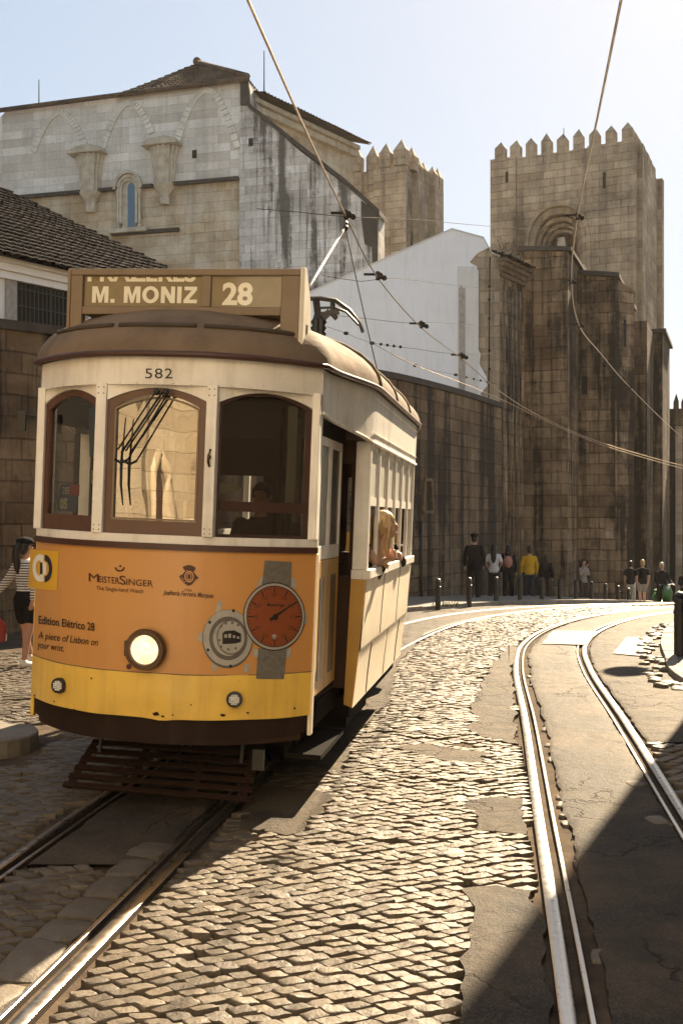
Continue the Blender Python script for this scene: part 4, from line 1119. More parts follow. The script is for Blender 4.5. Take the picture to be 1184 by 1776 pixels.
# ---------------------------------------------------------------- the tram (local frame: x right, y back, z up)
tram = empty('tram', (-1.30, 7.05, 0), 0, 'old orange, yellow and cream tram with lit headlight and roof destination box', 'tram')
TROT = (0, R(2.2), R(-9.4)); tram.rotation_euler = TROT
from mathutils import Euler
TM = Matrix.Translation((-1.30, 7.05, 0)) @ Euler(TROT, 'XYZ').to_matrix().to_4x4()
vf = lambda u: .50*abs(u)**2.4                          # plan curve of the rounded front
def proj(p):
    q = TM @ Vector(p); return CX+q.x/q.y*F, CY-(q.z-CAMZ)/q.y*F
def uw(px, py):                                         # photograph pixel -> (u, w) on the front
    u, w_ = 0., 1.5
    for _ in range(60):
        a, b = proj((u, vf(u), w_)); u += (px-a)/300; w_ -= (py-b)/300
    return u, w_
def tp(m, name, mat, parent=None, **k): return m.build(name, mat, parent or tram, **k)
NU = 40
US = [-1+2*i/NU for i in range(NU+1)]
def front_sheet(w0, w1, out=0., th=.02, ulim=1., nw=6, fn=None, bul=None):
    """curved panel round the front between two heights, with thickness"""
    m = MB(); f = []; b = []
    us = [u*ulim for u in US]
    for j in range(nw+1):
        r = []; r2 = []
        for u in us:
            t = j/nw; a0 = w0(u) if callable(w0) else w0; a1 = w1(u) if callable(w1) else w1
            z = lerp(a0, a1, t); o_ = out+(fn(u, z) if fn else 0)
            s = 1.2*abs(u)**1.4*.5; L = sqrt(1+s*s); sx = (1 if u > 0 else -1)*s/L
            r.append((u+sx*o_, vf(u)-o_/L, z)); r2.append((u+sx*(o_-th), vf(u)-(o_-th)/L, z))
        f.append(r); b.append(r2)
    n = len(us)
    vs_ = [p for r in f for p in r]+[p for r in b for p in r]; o = n*(nw+1); fs_ = []
    for j in range(nw):
        for k in range(n-1):
            a = j*n+k; fs_.append((a, a+1, a+n+1, a+n)); fs_.append((o+a+n, o+a+n+1, o+a+1, o+a))
    for k in range(n-1):
        fs_.append((o+k, o+k+1, k+1, k)); a = nw*n+k; fs_.append((a, a+1, o+a+1, o+a))
    for j in range(nw):
        a = j*n; fs_.append((a, a+n, o+a+n, o+a)); a = j*n+n-1; fs_.append((o+a, o+a+n, a+n, a))
    return m.add(vs_, fs_)
dent = lambda u, z: .006*nz(u*2.2, z*3., 3.)+.004*nz(u*6, z*8, 1.)
BD = lambda u: .672+.010*nz(u*3., 0, 2.)-.012*max(0, 1-abs(u-.12)/.1)
wrap = tp(front_sheet(.965, 1.757, .0, .02, nw=10, fn=lambda u, z: .0025*nz(u*2, z*2, 8.)), 'front_panel', M['orange'], smooth=True, angle=50)
yb = tp(front_sheet(BD, .9635, .003, .02, nw=10, fn=lambda u, z: dent(u, z)-.02*max(0, 1-abs(u-.05)/.35)*max(0, 1-(z-.65)/.12)*.6), 'bumper_panel', M['yellow'], smooth=True, angle=50)
tp(front_sheet(lambda u: .505+.05*abs(u)**3, lambda u: BD(u)+.004, -.028, .03, nw=5, fn=lambda u, z: .012*nz(u*3, z*5, 6.)), 'bumper', M['bumper'], smooth=True, angle=50)
tp(front_sheet(1.7575, 1.797, .022, .06, nw=2), 'waist_moulding', M['maroon'], smooth=True, angle=50)
sill = tp(front_sheet(1.7975, 1.850, .006, .07, nw=2), 'window_sill', M['cream'], smooth=True, angle=50)
hdr = tp(front_sheet(2.815, 2.995, .006, .03, nw=4), 'header_panel', M['cream'], smooth=True, angle=50)
# rivets
m = MB()
for k in range(17):
    u = -.96+1.92*k/16
    for z in (2.825,): m.ball((u, vf(u)-.008, z), .006, n=6, m=4)
tp(m, 'rivet_row', M['cream'], hdr)
# inner lining keeps the inside dark
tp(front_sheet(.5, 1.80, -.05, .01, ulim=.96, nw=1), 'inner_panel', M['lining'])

# window facets between pillars
PT = [(-.985, vf(.985)), (-.372, vf(.372)), (.372, vf(.372)), (.985, vf(.985))]
Wb, Wt = 1.850, 2.815
class Facet:
    def __init__(s, A, B): s.A = Vector((A[0], A[1], 0)); s.t = (Vector((B[0], B[1], 0))-s.A); s.L = s.t.length; s.t.normalize(); s.n = Vector((s.t.y, -s.t.x, 0))
    def p(s, t, z, o=0.): return s.A+s.t*t+s.n*o+Vector((0,0,z))
    def slab(s, m, poly, o0, o1): return m.prism([s.p(t, z, o0) for t, z in poly], s.n*(o1-o0))
def arch_ring(m, f, t0, t1, z0, z1, rise, bl, br, bb, bt, o0, o1, n=10):
    """window frame: straight sides, arched head; borders left, right, bottom, top"""
    def top(t, a, b, z, r): q = (t-a)/(b-a)*2-1; return z+r*(1-q*q)-0
    i0, i1 = t0+bl, t1-br
    f.slab(m, [(t0,z0),(i0,z0),(i0,z1-bt),(t0,z1)], o0, o1); f.slab(m, [(i1,z0),(t1,z0),(t1,z1),(i1,z1-bt)], o0, o1)
    f.slab(m, [(i0,z0),(i1,z0),(i1,z0+bb),(i0,z0+bb)], o0, o1)
    for k in range(n):
        a, b = lerp(i0, i1, k/n), lerp(i0, i1, (k+1)/n); A, B = lerp(t0, t1, k/n), lerp(t0, t1, (k+1)/n)
        f.slab(m, [(a, top(a,i0,i1,z1-bt,rise)), (b, top(b,i0,i1,z1-bt,rise)), (B, top(B,t0,t1,z1,rise)), (A, top(A,t0,t1,z1,rise))], o0, o1)
facets = [Facet(PT[i], PT[i+1]) for i in range(3)]
pw = .036
for i, f in enumerate(facets):
    t0, t1 = pw, f.L-pw; rise = .085; zh = Wt-.10
    # cream spandrel above the arched head
    m = MB(); n = 12
    for k in range(n):
        a, b = lerp(t0, t1, k/n), lerp(t0, t1, (k+1)/n); q = lambda t: zh+rise*(1-((t-t0)/(t1-t0)*2-1)**2)
        f.slab(m, [(a, q(a)), (b, q(b)), (b, Wt+.01), (a, Wt+.01)], -.03, .004)
    tp(m, 'spandrel', M['cream'])
    m = MB()
    if i < 2: arch_ring(m, f, t0, t1, Wb, zh-.002, rise, .048, .048, .09 if i else .105, .04, -.045, -.008)
    else:
        arch_ring(m, f, t0, t1, Wb, zh-.002, rise, .035, .05, .02, .012, -.05, -.012)
        f.slab(m, [(t0+.04,2.02),(t1-.05,2.02),(t1-.05,2.085),(t0+.04,2.085)], -.048, -.010)
    wf = tp(m, 'window_frame', M['wood'] if i < 2 else M['wood_dark'])
    m = MB(); N_ = 8
    i0, i1 = t0+.02, t1-.02
    q = lambda t: zh-.03+rise*(1-((t-i0)/(i1-i0)*2-1)**2); ts = [lerp(i0, i1, k/N_) for k in range(N_+1)]
    m.grid([[f.p(t, Wb+.02, -.028) for t in ts], [f.p(t, q(t), -.028) for t in ts]])
    tp(m, 'pane', M['glass_c'] if i == 1 else M['glass'], wf, normals=False)
    if i == 1:                                          # thin inner beading
        m = MB(); arch_ring(m, f, t0+.05, t1-.05, Wb+.092, zh-.045, rise*.85, .012, .012, .012, .012, -.024, -.006); tp(m, 'beading', M['signbox'], wf)
for i, (u, v) in enumerate(PT):
    m = MB()
    if i in (1, 2): m.box(u-.036, u+.036, v-.026, v+.05, Wb-.002, Wt+.012)
    elif i == 0: m.box(-1.0, -.945, v-.05, v+.07, Wb-.002, Wt+.012)
    else: m.box(.945, 1.0, v-.05, v+.07, Wb-.002, Wt+.012)
    p_ = tp(m, 'pillar', M['cream'], bevel=.006)
    if i in (1, 2):
        m = MB()
        for z in (Wb+.02, Wb+.05, Wt-.02, Wt-.06):
            for s in (-.018, .018): m.ball((u+s, v-.027, z), .005, n=6, m=4)
        tp(m, 'rivet_row', M['signbox'], p_)
m = MB(); u, v = PT[2]; m.tube([(u+.002, v-.03, 2.30), (u-.004, v-.045, 2.33), (u-.002, v-.05, 2.37), (u+.004, v-.03, 2.41)], .008, 6); m.ball((u, v-.04, 2.36), .014, n=8, m=6); tp(m, 'window_catch', M['brass'], smooth=True)
# corner return: front panel edge by the doorway, painted paler to look lit; plain yellow opposite
m = MB(); m.box(.978, 1.004, vf(1), vf(1)+.07, .53, 1.7565); m.tube([(1.004, vf(1)-.006, .54), (1.006, vf(1)-.006, 1.75)], .009, 6); tp(m, 'corner_post', M['sunlit_yellow'], bevel=.004)
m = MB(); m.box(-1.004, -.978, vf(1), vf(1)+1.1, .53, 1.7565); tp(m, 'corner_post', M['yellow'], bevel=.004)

# body sides: outline of the upper body in plan, right side then mirrored
HB, VB, VE = 1.19, 1.62, 5.0
def side_outline(n=10):                                 # from the front corner out to the body side
    return [(lerp(1.0, HB, (1-cos(pi*min(1, k/n)))/2)+.004, lerp(vf(1)-.01, VB+.15, k/n)) for k in range(n+1)]
SO = side_outline()
def letterboard(sgn):
    m = MB(); pts = SO+[(HB+.004, VE), (HB-.05, VE+.5), (1.0, VE+1.35)]; rows = []
    for x, y in pts:
        zb_ = lerp(2.70, 2.585, min(1, max(0, (y-.5)/1.15)))
        rows.append([(sgn*(x-.03), y, zb_), (sgn*x, y, zb_), (sgn*(x+.004), y, 2.99), (sgn*(x-.03), y, 2.99)])
    m.grid([r+[r[0]] for r in rows]); return m
for sgn in (1, -1):
    o = tp(letterboard(sgn), 'letterboard', M['cream'], smooth=True, angle=40)
    m = MB(); pts = SO+[(HB+.004, VE)]
    m.tube([(sgn*(x+.006), y, lerp(2.70, 2.585, min(1, max(0, (y-.5)/1.15)))) for x, y in pts], .013, 6); tp(m, 'beading', M['cream'], o, smooth=True)
    m = MB(); m.tube([(sgn*(HB+.012), y, 2.93) for y in (VB, VE)], .006, 6); m.tube([(sgn*(HB+.01), y, 2.66) for y in (VB, VE)], .006, 6); tp(m, 'beading', M['cream'], o)
# roof: gutter and canvas dome
RO = [(u*1.03, vf(u)-.045) for u in US]
side = [(x+.035, y) for x, y in SO[1:]]+[(HB+.04, lerp(VB+.2, VE, k/6)) for k in range(7)]+[(HB-.02, VE+.5), (1.02, VE+1.35), (.7, VE+1.75), (.3, VE+1.85), (0, VE+1.87)]
outline = [(-x, y) for x, y in reversed(side)]+RO+side
m = MB(); m.tube([(x, y, 3.008) for x, y in outline], .02, 8); tp(m, 'gutter', M['maroon'], smooth=True)
rows = []
for j in range(13):
    a = pi/2*j/12; c = cos(a)**.80; z = 3.018+.45*sin(a)**1.05; r = []
    for x, y in outline:
        ay = min(max(y, 1.25), VE+.6); r.append((x*c, ay+(y-ay)*c, z+.004*nz(x*3, y*3, z*3)))
    rows.append(r)
m = MB(); m.grid(rows); roof = tp(m, 'roof', M['roof'], smooth=True)
# canvas battens across the dome
for (k0, k1, cc) in ((.06,.33,.925), (.35,.62,.925), (.64,.93,.925)):
    m = MB(); n = len(RO); pts = []
    for i in range(int(k0*n), int(k1*n)+1):
        x, y = RO[i]; a = math.acos(cc**(1/.8)); z = 3.018+.45*sin(a)**1.05
        pts.append((x*cc, 1.25+(y-1.25)*cc, z+.008))
    m.tube(pts, .017, 6); tp(m, 'roof_batten', M['roof_dark'], roof, smooth=True)
for y in (1.7, 2.8, 3.9):
    m = MB(); pts = []
    for k in range(17):
        q = pi*k/16; c = abs(cos(q))**.8*(1 if cos(q) > 0 else -1); pts.append((HB*c*1.03, y, 3.026+.45*sin(q)**1.05))
    m.tube(pts, .02, 6); tp(m, 'roof_batten', M['roof'], roof, smooth=True)
# raised trolley boards and hatch behind the sign
m = MB(); m.box(-.42, .42, 1.7, 4.2, 3.455, 3.50); tp(m, 'trolley_board', M['roof'], roof, bevel=.01)
m = MB()
for x in (.55,): m.tube([(.72, 1.5, 3.22), (.75, 1.6, 3.27), (.78, 1.9, 3.27), (.82, 2.5, 3.22), (.85, 2.9, 3.15)], [.02,.11,.15,.12,.03], 10)
tp(m, 'roof_vent', M['roof'], roof, smooth=True)

# destination box
sx0, sx1, sy = -.755, .845, .36; sz0, sz1 = 3.33, 3.64
sb = MB()
sb.box(sx0, sx0+.085, sy, sy+.07, 3.16, sz1-.045); sb.box(sx1-.125, sx1-.0, sy, sy+.07, 3.12, sz1-.045)
sb.box(sx0+.0855, sx1-.1255, sy+.004, sy+.066, sz0, sz0+.055); sb.box(sx0, sx1, sy-.003, sy+.20, sz1-.0445, sz1)
xm = sx0+.96; sb.box(xm-.03, xm+.03, sy+.002, sy+.066, sz0+.0555, sz1-.045)
sb.box(sx0+.0855, sx1-.1255, sy+.0665, sy+.20, sz0+.001, sz0+.03)
box = tp(sb, 'destination_box', M['signbox'], bevel=.006)
m = MB(); m.prism([(sx1+.001, sy-.004, 3.09), (sx1+.001, sy+.10, 3.10), (sx1+.001, sy+.26, 3.22), (sx1+.001, sy+.25, 3.44), (sx1+.001, sy+.06, sz1+.015), (sx1+.001, sy-.004, sz1+.01)], (.03, 0, 0)); eo = tp(m, 'end_panel', M['sign_end'], box, bevel=.004)
m = MB()
for y in (.10, .135): m.box(sx1+.032, sx1+.034, sy+y, sy+y+.018, 3.22, 3.29)
tp(m, 'slot', M['black'], eo)
m = MB(); m.prism([(sx0-.001, sy-.004, 3.14), (sx0-.001, sy+.2, 3.2), (sx0-.001, sy+.2, sz1+.0), (sx0-.001, sy-.004, sz1)], (-.02, 0, 0)); tp(m, 'end_panel', M['signbox'], box)
bx0, bx1, by = sx0+.09, xm-.032, sy+.03
m = MB(); m.box(bx0, bx1, by, by+.01, sz0+.06, sz1-.047); m.box(xm+.032, sx1-.128, by, by+.01, sz0+.06, sz1-.047); bl = tp(m, 'destination_blind', M['blind'], box)
m = MB(); m.box(bx0, sx1-.13, by+.0105, sy+.195, sz0+.06, sz1-.05); tp(m, 'blind_case', M['lining'], box)
def flat_text(s, x, z, y, mat, par, size, name='lettering', zmax=None, **k):
    v, f = text2d(s, size, **k)
    b = bmesh.new(); vv = [b.verts.new((x+p[0], y, z+p[1])) for p in v]
    for q in f:
        try: b.faces.new([vv[i] for i in q])
        except ValueError: pass
    if zmax is not None:
        bmesh.ops.bisect_plane(b, geom=b.verts[:]+b.edges[:]+b.faces[:], plane_co=(0,0,zmax), plane_no=(0,0,1), clear_outer=True)
    for q in b.faces:
        q.normal_update()
        if q.normal.y > 0: q.normal_flip()
    me = bpy.data.meshes.new(name); b.to_mesh(me); b.free(); me.materials.append(mat)
    o = bpy.data.objects.new(name, me); col.objects.link(o); o.parent = par; return o
cxm = (bx0+bx1)/2
GLY = {'M': (1.0, [(0,0),(0,1),(.32,1),(.5,.42),(.68,1),(1,1),(1,0),(.76,0),(.76,.66),(.585,0),(.415,0),(.24,.66),(.24,0)]), 'N': (.84, [(0,0),(0,1),(.26,1),(.60,.45),(.60,1),(.84,1),(.84,0),(.58,0),(.24,.55),(.24,0)]),
       'Z': (.8, [(0,0),(0,.2),(.46,.78),(.04,.78),(.04,1),(.78,1),(.78,.8),(.32,.22),(.8,.22),(.8,0)]), 'I': (.26, [(0,0),(.26,0),(.26,1),(0,1)]), '.': (.25, [(0,0),(.25,0),(.25,.23),(0,.23)])}
x = bx0+.055; hh = .112; mg = MB()
for ch in 'M. MONIZ':
    if ch == ' ': x += .45*hh; continue
    P_ = []; q_ = 24
    if ch == 'O':
        for k in range(q_):
            a0_, a1_ = 2*pi*k/q_, 2*pi*(k+1)/q_; P_.append([(.48+.50*cos(a0_),.5+.52*sin(a0_)),(.48+.50*cos(a1_),.5+.52*sin(a1_)),(.48+.25*cos(a1_),.5+.30*sin(a1_)),(.48+.25*cos(a0_),.5+.30*sin(a0_))])
        wd_ = .98
    else: wd_, g0 = GLY[ch]; P_ = [g0]
    for P1 in P_: mg.add([(x+a*hh*1.05, by-.003, sz0+.082+b*hh) for a, b in P1], [tuple(range(len(P1)))])
    x += (wd_+.13)*hh*1.05
tp(mg, 'lettering', M['blind_text'], bl)
flat_text('PRAZERES', cxm-.02, sz0+.232, by-.003, M['blind_text'], bl, .150, bold=.005, sx=1.15, zmax=sz1-.052)
flat_text('28', xm+.21, sz0+.078, by-.003, M['blind_text'], bl, .20, bold=.007, sx=1.05)
m = MB()
for a, b in ((bx0, bx1), (xm+.032, sx1-.128)): m.add([(a, sy+.012, sz0+.056), (b, sy+.012, sz0+.056), (b, sy+.012, sz1-.045), (a, sy+.012, sz1-.045)], [(0,1,2,3)])
tp(m, 'sign_glass', M['glass_s'], box)

# headlight and small lamps
def lamp(u, w_, r, depth, lens, name, bez):
    s = 1.2*abs(u)**1.4*.35; nx = (1 if u > 0 else -1)*s; ax = Vector((nx, -1, 0)).normalized()
    c = Vector((u, vf(u), w_))
    m = MB(); m.lathe([(r*1.0,-.02),(r*1.06,depth*.4),(r*1.10,depth*.7),(r*1.04,depth),(r*.80,depth),(r*.76,depth*.72)], c, ax, 28); o = tp(m, name, bez, smooth=True, angle=45)
    m = MB(); m.lathe([(r*.78,depth*.70),(r*.74,depth*.82),(r*.5,depth*.95),(r*.2,depth*1.0),(.001,depth*1.0)], c, ax, 24); tp(m, 'lens', lens, o, smooth=True)
    return o, c, ax
u, w_ = uw(257, 1125); hl, c_, ax_ = lamp(u, w_, .122, .085, M['lens_on'], 'headlight', M['brass'])
m = MB(); m.box(u-.145, u-.118, vf(u)-.05, vf(u)-.01, w_-.05, w_+.05); tp(m, 'hinge', M['brass'], hl, bevel=.006)
for x, y in ((107,1188), (407,1212)):
    u, w_ = uw(x, y); o, c, ax = lamp(u, w_, .048, .045, M['lens'], 'marker_lamp', M['black_metal'])
    m = MB(); t = Vector((-ax.y, ax.x, 0))
    for i in range(-2, 3):
        for j in range(-2, 3):
            if i*i+j*j < 6: m.ball(c+ax*.046+t*i*.0135+Vector((0,0,j*.0135)), .0062, n=8, m=5)
    tp(m, 'led_cluster', M['white_ink'], o, smooth=True)
u, w_ = uw(224, 1156); m = MB(); m.lathe([(.017,-.01),(.017,.006),(.01,.009)], (u, vf(u), w_), (0,-1,0), 14); tp(m, 'socket_cap', M['ink_brown'])

# ---- the advertisement printed on the front film: every mark is laid on the curved panel
def on_front(u, w_, off): s = 1.2*abs(u)**1.4*.5; L = sqrt(1+s*s); return (u+(1 if u > 0 else -1)*s/L*off, vf(u)-off/L, w_)
def decal(polys, off, mat, name, par=wrap, px=True, cuts=3):
    b = bmesh.new()
    for P in polys:
        Q = [uw(*p) for p in P] if px else P
        vs_ = [b.verts.new((u, 0, w_)) for u, w_ in Q]; f = b.faces.new(vs_); f.normal_update()
        if f.normal.y > 0: f.normal_flip()
    bmesh.ops.triangulate(b, faces=[f for f in b.faces if len(f.verts) > 4])
    for _ in range(cuts):
        E = [e for e in b.edges if e.calc_length() > .05]
        if not E: break
        bmesh.ops.subdivide_edges(b, edges=E, cuts=1); bmesh.ops.triangulate(b, faces=[f for f in b.faces if len(f.verts) > 3])
    for v in b.verts: v.co = on_front(v.co.x, v.co.z, off)
    me = bpy.data.meshes.new(name); b.to_mesh(me); b.free(); me.materials.append(mat)
    o = bpy.data.objects.new(name, me); col.objects.link(o); o.parent = par; return o
def circ(cx, cy, rx, ry, n=36, a0=0., a1=2*pi): return [(cx+rx*cos(a0+(a1-a0)*k/n), cy+ry*sin(a0+(a1-a0)*k/n)) for k in range(n if a1-a0 > 6.28 else n+1)]
def ringp(cx, cy, rx, ry, f, n=36, a0=0., a1=2*pi):      # ring as quads
    out = []
    for k in range(n):
        q0, q1 = a0+(a1-a0)*k/n, a0+(a1-a0)*(k+1)/n
        out.append([(cx+rx*cos(q0), cy+ry*sin(q0)), (cx+rx*cos(q1), cy+ry*sin(q1)), (cx+rx*f*cos(q1), cy+ry*f*sin(q1)), (cx+rx*f*cos(q0), cy+ry*f*sin(q0))])
    return out
def word(s, x0, x1, y0, y1, hpx, mat, name='lettering', par=wrap, off=.006, **k):
    """lettering whose baseline runs from (x0,y0) to (x1,y1) in photograph pixels, hpx tall"""
    v, f = text2d(s, 1., 'LEFT', **k)
    xa, xb = min(p[0] for p in v), max(p[0] for p in v); ha = .72
    me = bpy.data.meshes.new(name); P = []
    for x, y in v:
        t = (x-xa)/(xb-xa); P.append(on_front(*uw(lerp(x0, x1, t), lerp(y0, y1, t)-y/ha*hpx), off))
    me.from_pydata(P, [], f); b = bmesh.new(); b.from_mesh(me)
    for q in b.faces:
        q.normal_update()
        if q.normal.y > 0: q.normal_flip()
    b.to_mesh(me); b.free(); me.materials.append(mat)
    o = bpy.data.objects.new(name, me); col.objects.link(o); o.parent = par; return o
decal([[(54,952),(103,956),(100,1024),(50,1019)]], .003, M['gold_ink'], 'emblem_square')
# interlocked double ring
decal(ringp(71,985,13,24,.56, 20, pi*.5, pi*1.5)+[[(71,961),(77,963),(77,975),(71,974)], [(71,1009),(77,1008),(77,996),(71,996)]], .005, M['white_ink'], 'emblem_ring')
decal(ringp(79,986,13,24,.56, 20, -pi*.5, pi*.5), .0055, M['navy'], 'emblem_ring')
decal([[(71,976),(75,976),(75,996),(71,996)]], .006, M['navy'], 'emblem_ring'); decal([[(76,974),(82,976),(82,996),(76,997)]], .0065, M['white_ink'], 'emblem_ring')
word('M', 155, 172, 1008, 1009.5, 15, M['ink_brown']); word('EISTER', 172, 208, 1009.5, 1013, 11.5, M['ink_brown'], bold=.004)
word('S', 208, 219, 1013, 1014.5, 16, M['ink_brown'], bold=.004); word('INGER', 220, 266, 1014.5, 1017.5, 11.5, M['ink_brown'], bold=.004)
word('The Single-hand Watch', 168, 249, 1023, 1029, 7.5, M['ink_brown'])
decal(ringp(208.5,983,9,8.5,.68, 14, .1, pi-.1), .006, M['ink_brown'], 'crescent_mark'); decal([circ(209.5,981.5,2,2,10)], .006, M['ink_brown'], 'crescent_mark')
word('Edition Elétrico 28', 68.5, 165, 1081, 1094, 14, M['ink'], bold=.012); word('A piece of Lisbon on', 67.5, 171, 1107, 1120, 13, M['ink'], shear=.2); word('your wrist.', 66, 112, 1123, 1130, 12.5, M['ink'], shear=.2)
word('Joalharia Ferreira Marques', 283, 371, 1031, 1037, 8.5, M['ink_brown'], shear=.35, bold=.012); word('1926', 321, 333, 1025, 1026, 4.5, M['ink_brown'])
# crest
decal([[(317,983),(322,981),(329,979.5),(336,982),(340,985),(337,991),(320,989)], [(322,990),(335,991),(341,998),(345,1002),(339,1008),(333,1014),(327,1016),(320,1012),(314,1005),(311,999),(317,996)]], .005, M['ink_brown'], 'crest')
decal(ringp(328.5,1000,8,10,.78,20), .007, M['orange'], 'crest'); decal(ringp(328.5,1000,4.2,6.8,.72,16), .007, M['orange'], 'crest')
decal([[(314,1000),(319,1005),(318,1006)], [(343,1002),(338,1007),(339,1008)], [(316,1005),(322,1010),(321,1011)], [(341,1006),(335,1011),(336,1012)]], .007, M['orange'], 'crest')
# back of a watch
wc = (395,1108)
decal([[(377,1044),(384,1041),(384,1058),(374,1064)], [(368,1150),(378,1153),(375,1165),(369,1163)], [(424,1152),(434,1150),(430,1166),(422,1166)]], .004, M['watch_steel'], 'watch_lug')
decal([[(344,1098),(351,1096),(351,1114),(344,1112)]], .005, M['watch_steel'], 'watch_crown')
decal([circ(395,1108,44,51)], .0045, M['watch_dark'], 'watch_case'); decal([circ(395,1106,42.5,48.5)], .0055, M['watch_steel'], 'watch_case')
decal(ringp(396,1107,33,38,.80), .0062, M['watch_dark'], 'watch_case'); decal([circ(401,1105,24,29)], .0065, M['watch_steel'], 'watch_case'); decal(ringp(401,1105,25,30.5,.92), .007, M['watch_dark'], 'watch_case')
decal([[(386,1098),(391,1094),(406,1093),(418,1099),(418,1113),(408,1116),(386,1117)]], .0072, M['ink'], 'engraved_tram')
decal([[(389,1100),(394,1100),(394,1106),(389,1106)], [(396,1099),(401,1099),(401,1106),(396,1106)], [(404,1101),(408,1102),(408,1107),(404,1106)], [(411,1103),(415,1104),(415,1108),(411,1107)]], .0078, M['watch_steel'], 'engraved_tram')
decal([circ(x, y, 2.6, 2.9, 10) for x, y in ((405,1059),(364,1079),(361,1127),(400,1155))], .0068, M['ink'], 'case_screw')
decal([circ(x, y, 2.2, 2.4, 8) for x, y in ((384,1086),(392,1081),(403,1080),(413,1084),(381,1110),(384,1121),(396,1126),(409,1124))], .0074, M['watch_dark'], 'case_screw')
# front of a watch with its grey strap
decal([[(459,972),(505,974.5),(504,1016),(454,1013)], [(447,1124),(497,1124),(492,1177.5),(444,1177)]], .0082, M['watch_grey'], 'watch_strap')
decal([[(452,1000),(456,1002),(452,1018),(443,1022)], [(505,1002),(511,1003),(514,1022),(504,1018)], [(438,1124),(448,1127),(446,1141),(440,1138)], [(497,1126),(506,1122),(502,1140),(496,1141)]], .0084, M['watch_steel'], 'watch_lug')
decal([[(526,1062),(531,1061),(532,1081),(526,1082)]], .0084, M['watch_steel'], 'watch_crown')
decal([circ(475,1069,53.5,59.5,48)], .0088, M['ink'], 'watch_case'); decal([circ(475,1069,52,57.5,48)], .0094, M['watch_steel'], 'watch_case'); decal([circ(475.5,1069,48,53.5,48)], .0100, M['ink'], 'watch_case'); decal([circ(475.5,1069,46.5,52,48)], .0106, M['watch_face'], 'watch_dial')
tk = []
for k in range(48):
    q = 2*pi*k/48; r0 = .90 if k % 4 else .80; w2 = .004 if k % 4 else .010
    a = (cos(q), sin(q)); b_ = (-sin(q), cos(q))
    P = [(a[0]*r+b_[0]*s*w2*2, a[1]*r+b_[1]*s*w2*2) for r, s in ((r0,-1),(.98,-1),(.98,1),(r0,1))]
    tk.append([(475.5+x*46.5, 1069+y*52) for x, y in P])
decal(tk, .0112, M['ink'], 'dial_mark')
for k in range(12):
    q = 2*pi*k/12-pi/2; n_ = '%02d' % (k*5) if k else '00'
    word(n_, 475.5+33*cos(q)-4.5, 475.5+33*cos(q)+4.5, 1069+38*sin(q)+3.5, 1069+38*sin(q)+3.8, 7, M['ink_brown'], 'dial_mark', off=.0112)
word('MeisterSinger', 463, 493, 1051, 1052, 5.5, M['ink'], 'dial_mark', off=.0112, bold=.02)
decal([circ(475,1104,4,4.5,14)], .0112, M['watch_steel'], 'dial_mark')
decal([[(466,1073),(470,1077),(514,1043.5),(513.5,1042.5)], circ(477,1070,5,5.5,14)], .0120, M['ink'], 'watch_hand')
# chipped paint along the dented lower panel and the seam under the film
tp(front_sheet(lambda u: .9605+.003*nz(u*5, 1.), lambda u: .9655+.004*nz(u*9, 2.), .0065, .004, nw=1), 'film_seam', M['signbox'], smooth=True)
rj = random.Random(31)
def blot(cx, cy, r, asp=1.): return [(cx+r*asp*cos(2*pi*k/9)*rj.uniform(.6, 1.2), cy+r*sin(2*pi*k/9)*rj.uniform(.6, 1.2)) for k in range(9)]
for x, y, r, a_ in ((272,1238,3.5,2.2), (283,1242,2.,1.5), (300,1240,1.6,1.), (160,1176,1.8,1.), (332,1222,1.5,1.), (96,1216,1.8,.8), (430,1236,1.6,2.), (510,1228,2.,1.2), (200,1243,2.2,2.), (130,1230,1.5,1.), (386,1240,2.4,2.4), (62,1206,2.,.6)):
    decal([blot(x, y, r, a_)], .0085, M['bumper'], 'paint_chip', yb)
# running number
v, f = text2d('582', 1., 'LEFT', space=1.08)
def num_word(s, x0, x1, y, hpx, mat, par):
    v, f = text2d(s, 1., 'LEFT', space=1.1); xa, xb = min(p[0] for p in v), max(p[0] for p in v); P = []
    for x, yy in v:
        t = (x-xa)/(xb-xa); a = uw(lerp(x0, x1, t), y-yy/.72*hpx); P.append(on_front(a[0], a[1], .010))
    me = bpy.data.meshes.new('fleet_number'); me.from_pydata(P, [], f); me.materials.append(mat); o = bpy.data.objects.new('fleet_number', me); col.objects.link(o); o.parent = par
num_word('582', 253, 300, 656.5, 18, M['ink'], hdr)

# wiper
def fp(x, y, o): u, w_ = uw(x, y); return on_front(u, w_, o)
m = MB()
for a, b, r in (((272,678),(206,780),.006), ((283,680),(212,786),.008), ((292,682),(224,796),.006)): m.tube([fp(*a, .008), fp(*b, .012)], r, 6)
m.tube([fp(201,797,.012), fp(212,803,.016), fp(224,797,.012)], .009, 6)
m.tube([fp(219,724,.006), fp(215,770,.008), fp(212,800,.010)], [.004,.006,.010], 6); m.tube([fp(212,800,.010), fp(211,840,.008), fp(214,876,.006)], [.011,.009,.005], 6)
for x in (274, 290): m.ball(fp(x, 680, .02), .022, .02, .024, 8, 6)
tp(m, 'wiper', M['black'], smooth=True)

